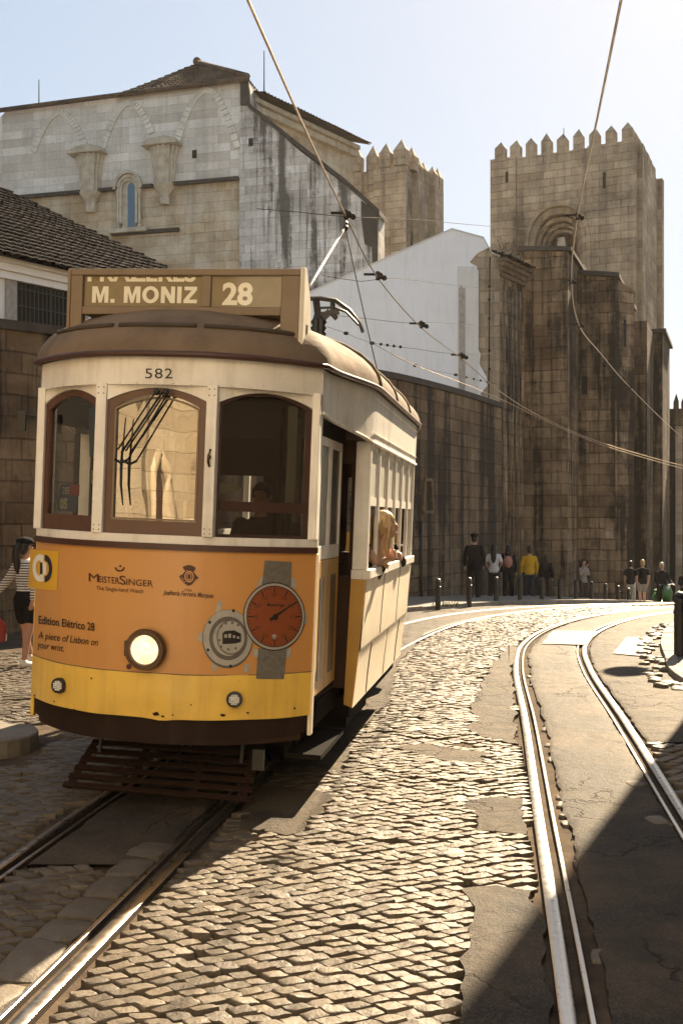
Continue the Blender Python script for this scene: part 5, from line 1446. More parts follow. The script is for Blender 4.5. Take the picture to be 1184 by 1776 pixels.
# doorway: folding doors, recess, step, wall of the saloon
m = MB()
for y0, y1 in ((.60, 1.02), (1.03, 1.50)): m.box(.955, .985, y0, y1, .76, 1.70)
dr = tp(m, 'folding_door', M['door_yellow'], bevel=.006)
m = MB()
for y0, y1 in ((.60, 1.02), (1.03, 1.50)): m.box(.986, .990, y0+.14, y1-.14, .86, 1.58)
tp(m, 'door_slot', M['wood_dark'], dr)
m = MB()
for y0, y1 in ((.60, 1.02), (1.03, 1.50)):
    m.box(.957, .983, y0, y0+.045, 1.703, 2.56); m.box(.957, .983, y1-.045, y1, 1.703, 2.56); m.box(.957, .983, y0+.046, y1-.046, 1.703, 1.80); m.box(.957, .983, y0+.046, y1-.046, 2.50, 2.56)
tp(m, 'door_frame', M['cream'], dr, bevel=.003)
m = MB()
for y0, y1 in ((.60, 1.02), (1.03, 1.50)): m.add([(.97, y0+.04, 1.79), (.97, y1-.04, 1.79), (.97, y1-.04, 2.51), (.97, y0+.04, 2.51)], [(0,1,2,3)])
tp(m, 'door_pane', M['door_glass'], dr)
m = MB(); m.box(.90, .985, .55, 1.6, 2.57, 2.72); m.box(.90, .953, .52, 1.6, .70, .76); tp(m, 'door_header', M['under'])
m = MB(); m.box(.80, 1.06, .62, 1.56, .34, .375); m.box(.80, .83, .62, 1.56, .375, .70); tp(m, 'step', M['under'])
for sgn in (1, -1):
    m = MB(); m.box(*sorted((sgn*1.075, sgn*(HB-.002))), VB-.03, VB, 1.605, 2.59); sw_ = tp(m, 'end_wall', M['cream'], bevel=.004)
    m = MB(); m.prism([(sgn*1.07, VB-.035, 1.53), (sgn*HB, VB-.035, 1.53), (sgn*HB, VB-.035, 1.603), (sgn*1.07, VB-.035, 1.603)], (0,.04,0)); tp(m, 'end_sill', M['cream'], sw_)
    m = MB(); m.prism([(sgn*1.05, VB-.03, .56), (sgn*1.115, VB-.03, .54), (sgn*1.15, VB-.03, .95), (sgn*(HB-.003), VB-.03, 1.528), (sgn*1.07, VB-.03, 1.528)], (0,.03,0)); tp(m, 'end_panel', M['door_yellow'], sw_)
    # side panels with their joints, curving in towards the bottom
    m = MB(); rows = []
    prof = [(1.113,.53), (1.122,.70), (1.14,.88), (1.150,.965), (1.157,.975), (1.162,1.0), (1.17,1.2), (1.183,1.45), (1.187,1.53)]
    for y in [lerp(VB, VE, k/24) for k in range(25)]:
        rows.append([(sgn*(x+.004*nz(y*1.5, z*2, 7.)), y, z) for x, z in prof])
    m.grid(rows); sp = tp(m, 'side_panel', M['sunlit_yellow'], smooth=True, angle=50)
    m = MB()
    for y, z0_, z1_ in ((2.75,1.0,1.52), (3.95,1.0,1.52), (2.35,.54,.96), (3.45,.54,.96), (4.4,.54,.96)):
        for (xa, za), (xb, zb_) in zip(prof, prof[1:]):
            a, b = max(za, z0_), min(zb_, z1_)
            if a < b:
                fx = lambda z: lerp(xa, xb, (z-za)/(zb_-za))
                m.bar((sgn*(fx(a)+.002), y, a), (sgn*(fx(b)+.002), y, b), .010, .006, (1,0,0))
    tp(m, 'panel_joint', M['signbox'], sp)
    m = MB(); m.box(*sorted((sgn*(HB-.04), sgn*(HB+.028))), VB-.038, VE+.03, 1.531, 1.604); tp(m, 'window_rail', M['cream'], bevel=.008)
    # side windows: posts, upper frosted panes with arched heads, open below
    nb = 6; ys = [lerp(VB, VE, k/nb) for k in range(nb+1)]
    for k, y in enumerate(ys):
        m = MB(); w2 = .022 if 0 < k < nb else .05
        m.box(*sorted((sgn*(HB-(.034 if 0 < k < nb else .075)), sgn*HB)), y-(0 if k == 0 else w2), y+(w2 if k < nb else 0), 1.6045, 2.588); tp(m, 'window_post', M['cream'], bevel=.004)
    for k in range(nb):
        a, b = ys[k]+.030+(.02 if k == 0 else 0), ys[k+1]-.030-(.02 if k == nb-1 else 0)
        m = MB(); x0 = sgn*(HB-.032); dx = sgn*.018
        m.prism([(x0,a,2.10),(x0,b,2.10),(x0,b,2.17),(x0,a,2.17)], (dx,0,0)); m.prism([(x0,a,2.171),(x0,a+.04,2.171),(x0,a+.04,2.50),(x0,a,2.54)], (dx,0,0)); m.prism([(x0,b-.04,2.171),(x0,b,2.171),(x0,b,2.54),(x0,b-.04,2.50)], (dx,0,0))
        n = 8
        for i in range(n):
            t0, t1 = lerp(a+.04,b-.04,i/n), lerp(a+.04,b-.04,(i+1)/n); q = lambda t: 2.475+.075*(1-((t-a)/(b-a)*2-1)**2)
            m.prism([(x0,t0,q(t0)),(x0,t1,q(t1)),(x0,t1,2.587),(x0,t0,2.587)], (dx,0,0))
        us_ = tp(m, 'upper_sash', M['cream'])
        m = MB(); xp = sgn*(HB-.024); m.add([(xp,a+.03,2.16),(xp,b-.03,2.16),(xp,b-.03,2.56),(xp,a+.03,2.56)], [(0,1,2,3)]); tp(m, 'frosted_pane', M['pane'], us_)
        if sgn > 0 and k == 0:
            m = MB(); m.prism([(sgn*(HB-.06), a, 1.61), (sgn*(HB-.06), a+.34, 1.61), (sgn*(HB-.06), a+.12, 2.1), (sgn*(HB-.06), a, 2.1)], (.01,0,0)); tp(m, 'drawn_curtain', M['curtain'])
    m = MB(); m.bar((sgn*(HB-.06), VB, 1.72), (sgn*(HB-.06), VE, 1.72), .02, .02)
    tp(m, 'guard_rail', M['brass'])
# saloon: floor, bulkheads, ceiling lining, seats, handrails
m = MB(); m.box(-1.08, 1.08, VB, VE+.1, .68, .72); m.prism([(u*.9, vf(u)*.95+.08, .68) for u in US[::4]]+[(.95,VB-.001,.68),(-.95,VB-.001,.68)], (0,0,.04)); m.box(-.95, .95, VE+.1, VE+1.5, .6, .72); tp(m, 'floor', M['lining'])
m = MB()
for y in (VB+.02, VE-.05):
    for x0, x1 in ((-1.10, -.40), (.42, 1.10)): m.box(x0, x1, y, y+.04, .72, 1.55); m.box(x0, x0+.06, y, y+.04, 1.5501, 2.6); m.box(x1-.06, x1, y, y+.04, 1.5501, 2.6); m.box(x0+.0601, x1-.0601, y, y+.04, 2.42, 2.6)
    m.box(-.399, .419, y, y+.04, 2.3, 2.6)
tp(m, 'bulkhead', M['lining'])
SPLIT = ('seat_row','offside_door','panel_joint','watch_strap','watch_lug','case_screw','string_course','bulkhead','slit_window','door_header','put_log_hole','pilaster','folding_door','door_slot','door_pane','destination_blind','sign_glass','step','rear_pillar','pointed_window','doorway','plaster_lump','guard_hanger','underframe','dial_number','pavement','floor','curtain_strip','slot','arch_recess')
m = MB(); m.box(-.97, .97, .78, VE+.6, 2.80, 2.83); tp(m, 'ceiling', M['lining'])
m = MB(); rr = random.Random(4)
for k in range(5):
    for s in (-1, 1):
        y = 2.1+k*.6; m.box(*sorted((s*.35, s*1.0)), y, y+.4, 1.05, 1.15); m.box(*sorted((s*.35, s*1.0)), y+.36, y+.42, 1.15, 1.62)
tp(m, 'seat_row', M['wood_dark'], bevel=.02)
m = MB(); m.box(-.40, .42, VE-.02, VE, .72, 2.3); tp(m, 'rear_door', M['wood_dark'])
# rear end: closes the car behind (rounded like the front)
m = MB(); rows = []
for z in (.5, 1.0, 1.76, 1.80): rows.append([(u*1.0, VE+1.75-vf(u), z) for u in US])
m.grid(rows); tp(m, 'rear_panel', M['yellow'], smooth=True)
m = MB()
for u in (-.97, -.36, .36, .97): m.box(u-.035, u+.035, VE+1.72-vf(u)-.05, VE+1.72-vf(u)+.02, 1.80, 2.82)
m.box(-1.0, -.96, VE, VE+1.2, .5, 1.8); m.box(.96, 1.0, VE+.9, VE+1.2, .5, 1.8)
tp(m, 'rear_pillar', M['cream'])
m = MB(); m.grid([[(u, VE+1.75-vf(u), z) for u in US] for z in (2.80, 2.99)]); tp(m, 'rear_header', M['cream'])
m = MB(); m.box(-.985, -.96, vf(1)+.05, VB, .72, 1.80); m.box(-.985, -.96, vf(1)+.05, VB, 2.6, 2.79); [m.box(-.985, -.96, y_, y_+.05, 1.8001, 2.5999) for y_ in (vf(1)+.05, 1.06, VB-.05)]; tp(m, 'offside_door', M['lining'])
# cab: controller, desk, poles, hanging strap, cards in the window
m = MB(); m.box(-.55, .1, .34, .62, .72, 1.72); m.lathe([(.16,0),(.18,.05),(.05,.08),(.03,.12)], (-.1,.48,1.722), (0,0,1), 16); tp(m, 'controller', M['wood_dark'], bevel=.01)
for x, y in ((-.60,.75), (.55,1.3), (.62,1.3)):
    m = MB(); m.tube([(x, y, .72), (x, y, 2.8)], .016, 8); tp(m, 'handrail', M['brass'], smooth=True)
m = MB(); m.box(.70, .755, 1.05, 1.07, 1.95, 2.72); tp(m, 'curtain_strip', M['curtain'])
m = MB(); f3 = facets[2]; f3.slab(m, [(f3.L-.185,2.09),(f3.L-.12,2.09),(f3.L-.12,2.74),(f3.L-.185,2.74)], -.10, -.085); tp(m, 'curtain_strip', M['curtain'])
f0 = facets[0]
m = MB(); f0.slab(m, [(.12,Wb+.125),(.36,Wb+.125),(.40,Wb+.31),(.16,Wb+.31)], -.075, -.07); card = tp(m, 'route_card', M['card_blue'])
m = MB(); f0.slab(m, [(.285,Wb+.235),(.405,Wb+.235),(.405,Wb+.309),(.285,Wb+.309)], -.069, -.067); tp(m, 'card_flash', M['card_red'], card)
def facet_text(f, s, t, z, o_, size, mat, par, **k):
    v, fc = text2d(s, size, 'LEFT', **k); me = bpy.data.meshes.new('lettering'); me.from_pydata([tuple(f.p(t+x, z+y, o_)) for x, y in v], [], fc); me.materials.append(mat)
    o = bpy.data.objects.new('lettering', me); col.objects.link(o); o.parent = par
facet_text(f0, '28E', .185, Wb+.245, -.068, .07, M['white_ink'], card); facet_text(f0, '05', .165, Wb+.145, -.068, .095, M['white_ink'], card, bold=.006)
m = MB(); f0.slab(m, [(.50,Wb+.32),(.59,Wb+.32),(.59,Wb+.41),(.50,Wb+.41)], -.10, -.097); yc = tp(m, 'fare_card', M['card_yellow']); facet_text(f0, '3.20', .505, Wb+.345, -.096, .042, M['ink'], yc)
m = MB(); f0.slab(m, [(.45,Wb+.50),(.66,Wb+.50),(.66,Wb+.86),(.55,Wb+.87),(.42,Wb+.83),(.43,Wb+.7)], -.12, -.11); po = tp(m, 'blue_notice', M['card_blue'])
m = MB()
for P in ringp(.60,Wb+.66,.085,.095,.5,18): f0.slab(m, P, -.109, -.107)
tp(m, 'notice_ring', M['curtain'], po)
m = MB(); f3.slab(m, [(.13,2.13),(.30,2.15),(.30,2.22),(.13,2.20)], -.3, -.295); tp(m, 'cab_notice', M['curtain'])
m = MB(); m.box(.50, .78, 1.9, 1.98, 1.95, 2.25); tp(m, 'red_headrest', M['red_seat'], bevel=.05)
# side mirror
m = MB(); m.tube([(-1.0,.5,2.62), (-1.10,.44,2.64)], .01, 6); m.box(-1.13, -1.07, .40, .43, 2.52, 2.66); tp(m, 'mirror', M['black_metal'], bevel=.006)

# underside: frame, wheels, slatted life guard
m = MB(); m.box(-.85, .85, .75, 6.0, .40, .60); m.box(-.95, .95, 1.0, VE, .60, .675); m.box(.55, .95, 2.4, 3.6, .22, .5); m.box(.98, 1.06, VB+.2, VE-.2, .42, .56); tp(m, 'underframe', M['under'])
for y in (2.0, 4.4):
    for x in (-.475, .475):
        m = MB(); m.lathe([(.05,-.06),(.36,-.06),(.37,-.04),(.335,-.03),(.33,.05),(.05,.06)], (x, y, .335), (-1 if x < 0 else 1,0,0), 28); wo = tp(m, 'wheel', M['under'], smooth=True, angle=40)
gd = MB()
A0, A1 = Vector((0,.32,.115)), Vector((0,.66,.34))
for k in range(6):
    t = k/5; c = A0.lerp(A1, t); hwid = lerp(.66, .60, t); gd.bar((-hwid, c.y, c.z), (hwid, c.y, c.z), .044, .022, (0, -.5, .8))
for x in (-.62, -.2, .25, .60): gd.bar((x, A0.y-.01, A0.z-.018), (x*.95, A1.y, A1.z-.018), .05, .02)
tp(gd, 'life_guard', M['slat'], bevel=.004)
m = MB()
for x in (-.5, .52): m.tube([(x,.55,.30), (x,.62,.5)], .015, 6)
m.box(.62, .70, .45, .47, .28, .42); tp(m, 'guard_hanger', M['black_metal'])

# trolley pole with rope, black roof collector frame
tip_w = Vector((.06, 13.3, 5.52)); tipl = TM.inverted() @ tip_w
m = MB(); m.tube([(0, 3.35, 3.62), tipl], [.026, .016], 8); pl_ = tp(m, 'trolley_pole', M['pole'], smooth=True)
m = MB(); m.lathe([(.16,3.50),(.16,3.56),(.09,3.58),(.09,3.68)], (0,3.35,0), (0,0,1), 16); m.bar((-.02,3.3,3.66), (.0,2.6,3.60), .08, .06); tp(m, 'trolley_base', M['black_metal'])
m = MB(); m.lathe([(.03,-.02),(.05,0),(.03,.02)], tipl, (1,0,0), 14); m.ball(tipl-Vector((0,.08,.06)), .04); tp(m, 'trolley_wheel', M['brass'], pl_)
inv = TM.inverted()
m = MB(); a = inv @ at(598,392,13.2); b = inv @ at(661,672,12.2)
m.tube([a.lerp(b, k/8)+Vector((0,0,-.03*sin(pi*k/8))) for k in range(9)], .007, 5); tp(m, 'trolley_rope', M['cable'])
D = lambda x, y, Y: inv @ at(x, y, Y)
m = MB()
for Y, dy in ((9.3, 0), (9.5, 3)):
    m.tube([D(520,517+dy,Y), D(556,516+dy,Y), D(582,520+dy,Y), D(606,537+dy,Y), D(624,560+dy,Y), D(629,574+dy,Y)], .013, 6)
m.tube([D(553,534,9.4), D(578,533,9.4), D(600,541,9.4), D(622,564,9.4)], .011, 6)
m.tube([D(577,518,9.4), D(576,545,9.4), D(584,553,9.4)], .022, 6); m.bar(D(556,546,9.4), D(588,541,9.4), .05, .04); m.bar(D(560,552,9.4), D(572,540,9.4), .06, .05)
tp(m, 'collector_frame', M['black_metal'], smooth=True, angle=40)
for x in (547, 556):
    p = D(x, 585, 9.4); m = MB(); m.lathe([(.03,0),(.05,.03),(.03,.05),(.05,.08),(.03,.10),(.05,.13),(.03,.16),(.02,.2)], p, (0,0,1), 12); tp(m, 'insulator', M['black_metal'], smooth=True)
m = MB(); m.tube([D(548,520,9.4), D(553,560,9.4), D(557,600,9.4)], .03, 8); tp(m, 'collector_post', M['black_metal'])

# ---------------------------------------------------------------- overhead wires
def wire(name, pts, r, mat, label, cat='wire', group=None, sub=.8):
    m = MB(); m.tube(catmull(pts, sub), r, 6); return tag(m.build(name, mat, smooth=True), label, cat, group)
w1 = wire('contact_wire', [at(300,-280,6.2), at(430,0,7.7), at(520,205,9.9), at(600,376,13.3), at(655,482,17), at(730,568,21.2), at(800,622,25), at(868,680,30), at(940,724,33.5), at(1040,767,36), at(1184,808,38.5), at(1290,832,41)], .011, M['wire'], 'bright contact wire above the tram, touched by its trolley pole', 'overhead wire')
w2 = wire('contact_wire', [at(1130,-280,6.0), at(1076,0,7.7), at(1035,205,10), at(1000,378,13.3), at(990,490,16.9), at(1004,566,20.7), at(1040,612,25), at(1092,672,30), at(1184,760,38), at(1280,830,44)], .011, M['wire'], 'bright contact wire above the empty right-hand track, in front of the big tower', 'overhead wire')
w3 = wire('feeder_wire', [at(645,595,24), at(720,634,26), at(800,664,29), at(880,698,33), at(960,737,34.5), at(1050,774,36.5), at(1184,813,39), at(1290,840,42)], .009, M['wire'], 'lower thin wire running from the white gable to merge with the contact wire', 'overhead wire')
def clamp(par, p, s, dx=-1):
    s *= .55; m = MB(); m.bar(p+Vector((dx*.2*s,0,.05*s)), p+Vector((.06*s,0,.05*s)), .03*s, .03*s); m.ball(p+Vector((.03*s,0,.03*s)), .05*s, n=8, m=6); m.tube([p+Vector((0,0,-.03*s)), p+Vector((0,0,.09*s))], .03*s, 6); m.ball(p+Vector((.09*s,0,.0)), .04*s, n=8, m=6)
    o = m.build('wire_clamp', M['cable'], par, smooth=True)
for (x, y, Y, s) in ((600,376,13.3,1.7), (655,482,17,2.0), (730,566,21.2,2.1), (800,620,25,2.2)): clamp(w1, at(x, y, Y), s)
for (x, y, Y, s) in ((1000,378,13.3,1.2), (990,490,16.9,1.2), (1004,566,20.7,1.4), (1092,672,30,1.8)): clamp(w2, at(x, y, Y), s)
SP = [([at(445,362,14), at(520,368,13.7), at(600,376,13.3), at(720,381,17), at(857,393,24), at(1000,402,34), at(1000,402,36)], 'thin span wire crossing at the trolley pole tip, from church to tower'),
      ([at(560,478,17.5), at(625,488,17), at(655,484,17), at(700,484,20), at(780,494,27), at(868,502,35.6)], 'thin span wire across the upper part of the white gable'),
      ([at(560,545,22), at(630,552,21.5), at(703,560,21.2), at(740,559,22), at(800,562,28), at(868,567,35.6)], 'thin span wire across the middle of the white gable'),
      ([at(556,563,23), at(600,578,23.5), at(645,595,24), at(720,605,24.5), at(800,615,25), at(868,612,35.6)], 'thin span wire low across the white gable, with small insulators'),
      ([at(645,595,24), at(720,634,26.5), at(790,650,29), at(868,668,35.6)], 'thin stay wire with insulators just above the sooty wall top'),
      ([at(905,500,38), at(950,512,38), at(985,495,17.2), at(990,490,16.9)], 'short span wire tying the right contact wire to the first buttress'),
      ([at(920,572,38.2), at(960,575,30), at(1004,566,20.7)], 'short lower span wire from the first buttress to the right contact wire')]
for i, (P, lb) in enumerate(SP):
    o = wire('span_wire', P, .0045, M['cable'], lb, 'span wire', 'span wires over the street')
    if i in (3, 4):
        m = MB()
        for k in (1, 2): m.ball(Vector(P[k]), .06, .04, .04, 8, 6)
        for k in range(4): m.ball(Vector(P[2]).lerp(Vector(P[3]), .2+k*.15), .035, n=8, m=6)
        m.build('insulator', M['cable'], o, smooth=True)
# cable running down the pale pier
m = MB(); m.tube([at(849,446,36.2), at(848,560,36.2), at(847,690,36.2)], .022, 6)
for y in (497,520,552,608,640): m.ball(at(848,y,36.2), .05, n=8, m=6)
tag(m.build('wall_cable', M['cable'], smooth=True), 'vertical knotted cable down the pale stone pier', 'cable')
for x, y0, y1, Y, lb in ((68,138,192,54,'thin lightning rod on the left end of the church roof'), (458,88,176,52,'thin lightning rod beside the church roof corner, near the wire'), (977,222,262,66,'thin rod among the merlons of the big tower')):
    m = MB(); m.tube([at(x, y1+12, Y), at(x, y0, Y)], [.035,.02], 6); tag(m.build('lightning_rod', M['cable']), lb, 'rod')

# ---------------------------------------------------------------- bollards
def make_bollard():
    root = empty('bollard', (0,0,0), 0)
    m = MB(); m.lathe([(.062,-.1),(.062,.40),(.070,.405),(.070,.43),(.060,.435),(.058,.50),(.066,.51),(.066,.545),(.045,.565)], (0,0,0), (0,0,1), 18); m.build('post', M['black_metal'], root, smooth=True, angle=35)
    m = MB(); m.lathe([(.058,.568),(.060,.585),(.040,.605),(.001,.612)], (0,0,0), (0,0,1), 18); m.build('cap', M['black_metal'], root, smooth=True, angle=50)
    return root
BO = [(759,24.2),(813,25.6),(860,27.2),(901,28.5),(939,29.8),(970,31.2),(998,32.6),(1025,34.2),(1049,35.6),(1071,37),(1089,38.4)]
BL = ['first black bollard on the left pavement, nearest the tram', 'black bollard in front of the man in the dark cap', 'black bollard in front of the woman in the white T-shirt', 'black bollard just left of the man in the yellow jumper',
      'black bollard just right of the man in the yellow jumper', 'sixth black bollard from the tram, in front of the first buttress', 'black bollard at the foot of the dark recess between buttresses', 'black bollard right of the person in grey top by the wall',
      'black bollard in front of the second buttress, half sunk behind the crest', 'black bollard left of the woman in white trousers', 'last black bollard of the row, beside the white trousers']
proto = make_bollard()
for i, ((x, Y), lb) in enumerate(zip(BO, BL)):
    o = proto if i == 0 else copy_tree(proto)
    o.location = ((x-CX)*Y/F, Y, gz(Y)+.10); tag(o, lb, 'bollard', 'black bollards along the pavements')
o = copy_tree(proto); o.location = (4.63, 15.0, .07); o.scale = (1.35,1.35,1.45); tag(o, 'tall black bollard at the right-hand kerb, cut by the picture edge', 'bollard', 'black bollards along the pavements')
# globe street lamp on the right pavement, out of the picture; its round shadow falls on the road
sp = G(1085, 1166); k = 6.3; tl = Vector((sp.x, sp.y, 0))+SDIR*(k/SDIR.z)
lampo = empty('street_lamp', (tl.x+.55, tl.y, tl.z-5.4), 0, 'globe street lamp on the right pavement whose shadow spots the road', 'street lamp')
m = MB(); m.tube([(0,0,-1.1),(0,0,5.0),(-.1,0,5.4),(-.55,0,5.75)], [.05,.035,.03,.025], 8); m.build('pole', M['black_metal'], lampo, smooth=True)
m = MB(); m.ball((-.55,0,5.4), .30, .30, .30, 18, 12); m.build('globe', M['globe'], lampo, smooth=True)
m = MB(); m.lathe([(.10,5.66),(.12,5.70),(.05,5.76)], (-.55,0,0), (0,0,1), 12); m.build('cap', M['black_metal'], lampo, smooth=True)
# weeds at the foot of the first bollard
m = MB(); rr = random.Random(6); c0 = Vector(((770-CX)*24/F, 24.0, gz(24)+.1))
for k in range(60):
    a = rr.uniform(0, 2*pi); L = rr.uniform(.08, .22); b = c0+Vector((rr.gauss(.1,.18), rr.gauss(0,.06), 0)); d = Vector((cos(a)*.6, sin(a)*.6, 1)).normalized(); s = Vector((-sin(a), cos(a), 0))*.012
    m.add([b-s, b+s, b+d*L], [(0,1,2)])
tag(m.build('weed_tuft', M['weed']), 'small green weed tuft at the kerb beside the first bollard', 'weeds')

# ---------------------------------------------------------------- people
SKIN = {'fair': plain('fair skin', (.50,.30,.21), .55, var=.1), 'tan': plain('tanned skin', (.36,.19,.12), .55, var=.1)}
HAIR = {'dark': plain('dark hair', (.018,.012,.010), .5, var=.5, scale=60.), 'blond': plain('blond hair', (.50,.34,.17), .5, var=.4, scale=60.), 'brown': plain('brown hair', (.10,.055,.03), .5, var=.5, scale=60.), 'grey': plain('light hair', (.60,.52,.38), .5, var=.4, scale=60.)}
CL = {}
def clothm(k, c, **kw):
    if k not in CL: CL[k] = cloth('cloth '+k, c, **kw)
    return CL[k]
SHOE_W = plain('pale shoe leather', (.62,.57,.5), .6, var=.2); SHOE_D = plain('dark shoe leather', (.03,.025,.02), .5)
LENS = plain('eye', (.02,.015,.012), .2, 0., .6, .0); LIP = plain('lips', (.30,.11,.085), .5, var=0.)

def limb(m, P, Rr, n=12): m.tube(P, Rr, n, True, (1,0,0) if abs((Vector(P[-1])-Vector(P[0])).normalized().x) < .8 else (0,0,1))
def chain_round(m, P, Rr, n=12):
    """limb with rounded ends, so the pieces weld into one skin"""
    limb(m, P, Rr, n)
    for p, r in ((P[0], Rr[0]), (P[-1], Rr[-1])):
        r = r if not isinstance(r, tuple) else min(r); m.ball(p, r*.99, n=10, m=7)
def hand(m, W, d, side, palm_n, curl=.5, sc=1.):
    """palm and five bent fingers at wrist W, pointing along d; side = direction of the thumb"""
    W = Vector(W); d = Vector(d).normalized(); s = Vector(side); s = (s-d*s.dot(d)).normalized(); nn_ = Vector(palm_n); nn_ = (nn_-d*nn_.dot(d)-s*nn_.dot(s)).normalized()
    m.tube([W-d*.02*sc, W+d*.03*sc, W+d*.085*sc], [(.022*sc,.02*sc), (.036*sc,.017*sc), (.040*sc,.014*sc)], 10, True, s)
    for k, (o, L) in enumerate(((.030,.068), (.010,.078), (-.010,.072), (-.030,.056))):
        a = W+d*.082*sc+s*o*sc; q = a+(d*cos(curl*.6)+nn_*sin(curl*.6))*L*.5*sc; e = q+(d*cos(curl*1.6)+nn_*sin(curl*1.6))*L*.5*sc
        m.tube([a-d*.02*sc, a, q, e], [.010*sc,.0098*sc,.0088*sc,.0065*sc], 7)
    a = W+d*.025*sc+s*.028*sc; q = a+(d*.6+s*.75+nn_*.25).normalized()*.040*sc; m.tube([a-s*.02*sc, a, q, q+(d*.85+s*.3+nn_*.4).normalized()*.032*sc], [.014*sc,.0125*sc,.0105*sc,.008*sc], 7)
def person(loc, face, lb, H=1.72, top=None, bottom=None, hair='dark', skin='fair', hairlen=0, stride=.0, arms=None, shorts=False, sleeves=True, bag=None, hat=None, shoes=None, vox=.014, female=False,
           group='people walking by the cathedral', skirt=0, cropped=False, hair_fn=None):
    """standing or walking figure, facing -y in its own frame; arms: [(elbow), (wrist)] for left (-x) and right (+x)"""
    s = H/1.72; root = empty('person', loc, face, lb, 'person', group); S = lambda x, y, z: Vector((x*s, y*s, z*s))
    sh = .175 if female else .195; hp = .095
    a = stride
    kn = {-1: (S(-hp,-.10*a-.02,.49), S(-hp-.005,.0-.22*a,.085)), 1: (S(hp,.10*a-.03,.49), S(hp+.005,.30*a,.085+.06*abs(a)))}
    arms = arms or {-1: (S(-sh-.045,.03,1.13), S(-sh-.05,-.06,.89)), 1: (S(sh+.045,.03,1.13), S(sh+.05,-.04,.89))}
    arms = {k: (Vector(v[0]), Vector(v[1])) for k, v in arms.items()}
    m = MB()
    wa = .105 if female else .125
    tor = ([S(0,0,.84), S(0,.005,.93), S(0,0,1.06), S(0,-.005,1.20), S(0,0,1.32), S(0,.005,1.40), S(0,.008,1.445)], [(.13*s,.10*s), (.165*s,.115*s), (wa*s*1.08,.095*s), (.145*s,.112*s), (.165*s,.112*s), (.13*s,.085*s), (.065*s,.06*s)])
    limb(m, *tor, n=16)
    limb(m, [S(0,.008,1.40), S(0,0,1.47), S(0,-.012,1.54)], [.062*s,.052*s,.055*s])
    # head: skull, face, jaw, nose, ears
    m.ball(S(0,.012,1.625), .076*s, .095*s, .098*s, 16, 12); m.ball(S(0,-.028,1.585), .062*s, .068*s, .085*s, 14, 10); m.ball(S(0,-.052,1.535), .034*s, .034*s, .03*s, 10, 8)
    m.tube([S(0,-.088,1.625), S(0,-.108,1.592), S(0,-.09,1.580)], [.010*s,.017*s,.012*s], 8)
    for q in (-1, 1):
        m.ball(S(q*.077,.012,1.605), .012*s, .02*s, .03*s, 8, 6)
        k, f = kn[q]
        chain_round(m, [S(q*hp*.9,0,.90), S(q*hp,-.01,.72), k], [.095*s,.080*s,.056*s]); chain_round(m, [k, k.lerp(f, .3)+S(0,.015,0), f], [.056*s,.055*s,.036*s])
        m.tube([f+S(0,.05,-.045), f+S(0,.02,-.04), f+S(q*.008,-.08,-.052), f+S(q*.012,-.16,-.062)], [.028*s,.040*s,.034*s,.022*s], 8)
        e, w_ = arms[q]; sho = S(q*sh*.90,.005,1.365)
        chain_round(m, [sho, sho.lerp(e, .5), e], [.058*s,.046*s,.040*s]); chain_round(m, [e, e.lerp(w_, .35), w_], [.040*s,.037*s,.026*s])
        d = (w_-e).normalized(); hand(m, w_, d, (0,-1,0) if abs(d.y) < .8 else (-q,0,0), (-q,0,0) if abs(d.x) < .8 else (0,0,-1), .6, s)
    body = m.build('body', SKIN[skin], root); remesh(body, vox*s, 1)
    for q in (-1, 1):
        mm = MB(); mm.ball(S(q*.030,-.083,1.612), .010*s, .006*s, .006*s, 8, 6); mm.build('eye', LENS, root, True)
    mm = MB(); mm.ball(S(0,-.088,1.552), .022*s, .008*s, .007*s, 8, 6); mm.build('mouth', LIP, root, True)
    # clothes follow the body a little outside it
    ex = lambda R_, d: [tuple(x+d for x in r) if isinstance(r, tuple) else r+d for r in R_]
    m = MB(); z0 = 2 if cropped else 1
    limb(m, ([S(0,0,.86)] if not cropped else [S(0,0,.99)])+tor[0][z0:], [tuple(x+.022*s for x in (tor[1][1] if not cropped else tor[1][2]))]+ex(tor[1][z0:], .018*s), n=18)
    for q in (-1, 1):
        e, w_ = arms[q]; sho = S(q*sh*.90,.005,1.365)
        if sleeves: chain_round(m, [sho, sho.lerp(e, .5), e], [.068*s,.064*s,.058*s]); chain_round(m, [e, e.lerp(w_, .5), w_.lerp(e, .08)], [.060*s,.055*s,.042*s])
        else: chain_round(m, [sho, sho.lerp(e, .3), sho.lerp(e, .62)], [.066*s,.066*s,.066*s])
    o = m.build('top', top, root); remesh(o, max(vox, .012)*s, 1)
    m = MB()
    if skirt: limb(m, [S(0,0,skirt), S(0,0,.80), S(0,.005,.93), S(0,0,1.03)], [(.19*s,.17*s), (.19*s,.15*s), (.18*s,.13*s), (wa*s*1.12,.105*s)], n=16)
    else:
        limb(m, [S(0,0,.80), S(0,.005,.93), S(0,0,1.03)], [(.15*s,.115*s), (.182*s,.132*s), ((wa+.02)*s,.112*s)], n=16)
        for q in (-1, 1):
            k, f = kn[q]
            if shorts: chain_round(m, [S(q*hp*.9,0,.90), S(q*hp,-.01,.76), S(q*hp,-.01,.72).lerp(k, .35)], [.110*s,.10*s,.092*s])
            else: chain_round(m, [S(q*hp*.9,0,.90), S(q*hp,-.01,.72), k], [.108*s,.094*s,.080*s]); chain_round(m, [k, k.lerp(f, .35)+S(0,.012,0), f+S(0,0,-.02)], [.080*s,.078*s,.066*s])
    o = m.build('skirt' if skirt else 'shorts' if shorts else 'trousers', bottom, root); remesh(o, max(vox, .012)*s, 1)
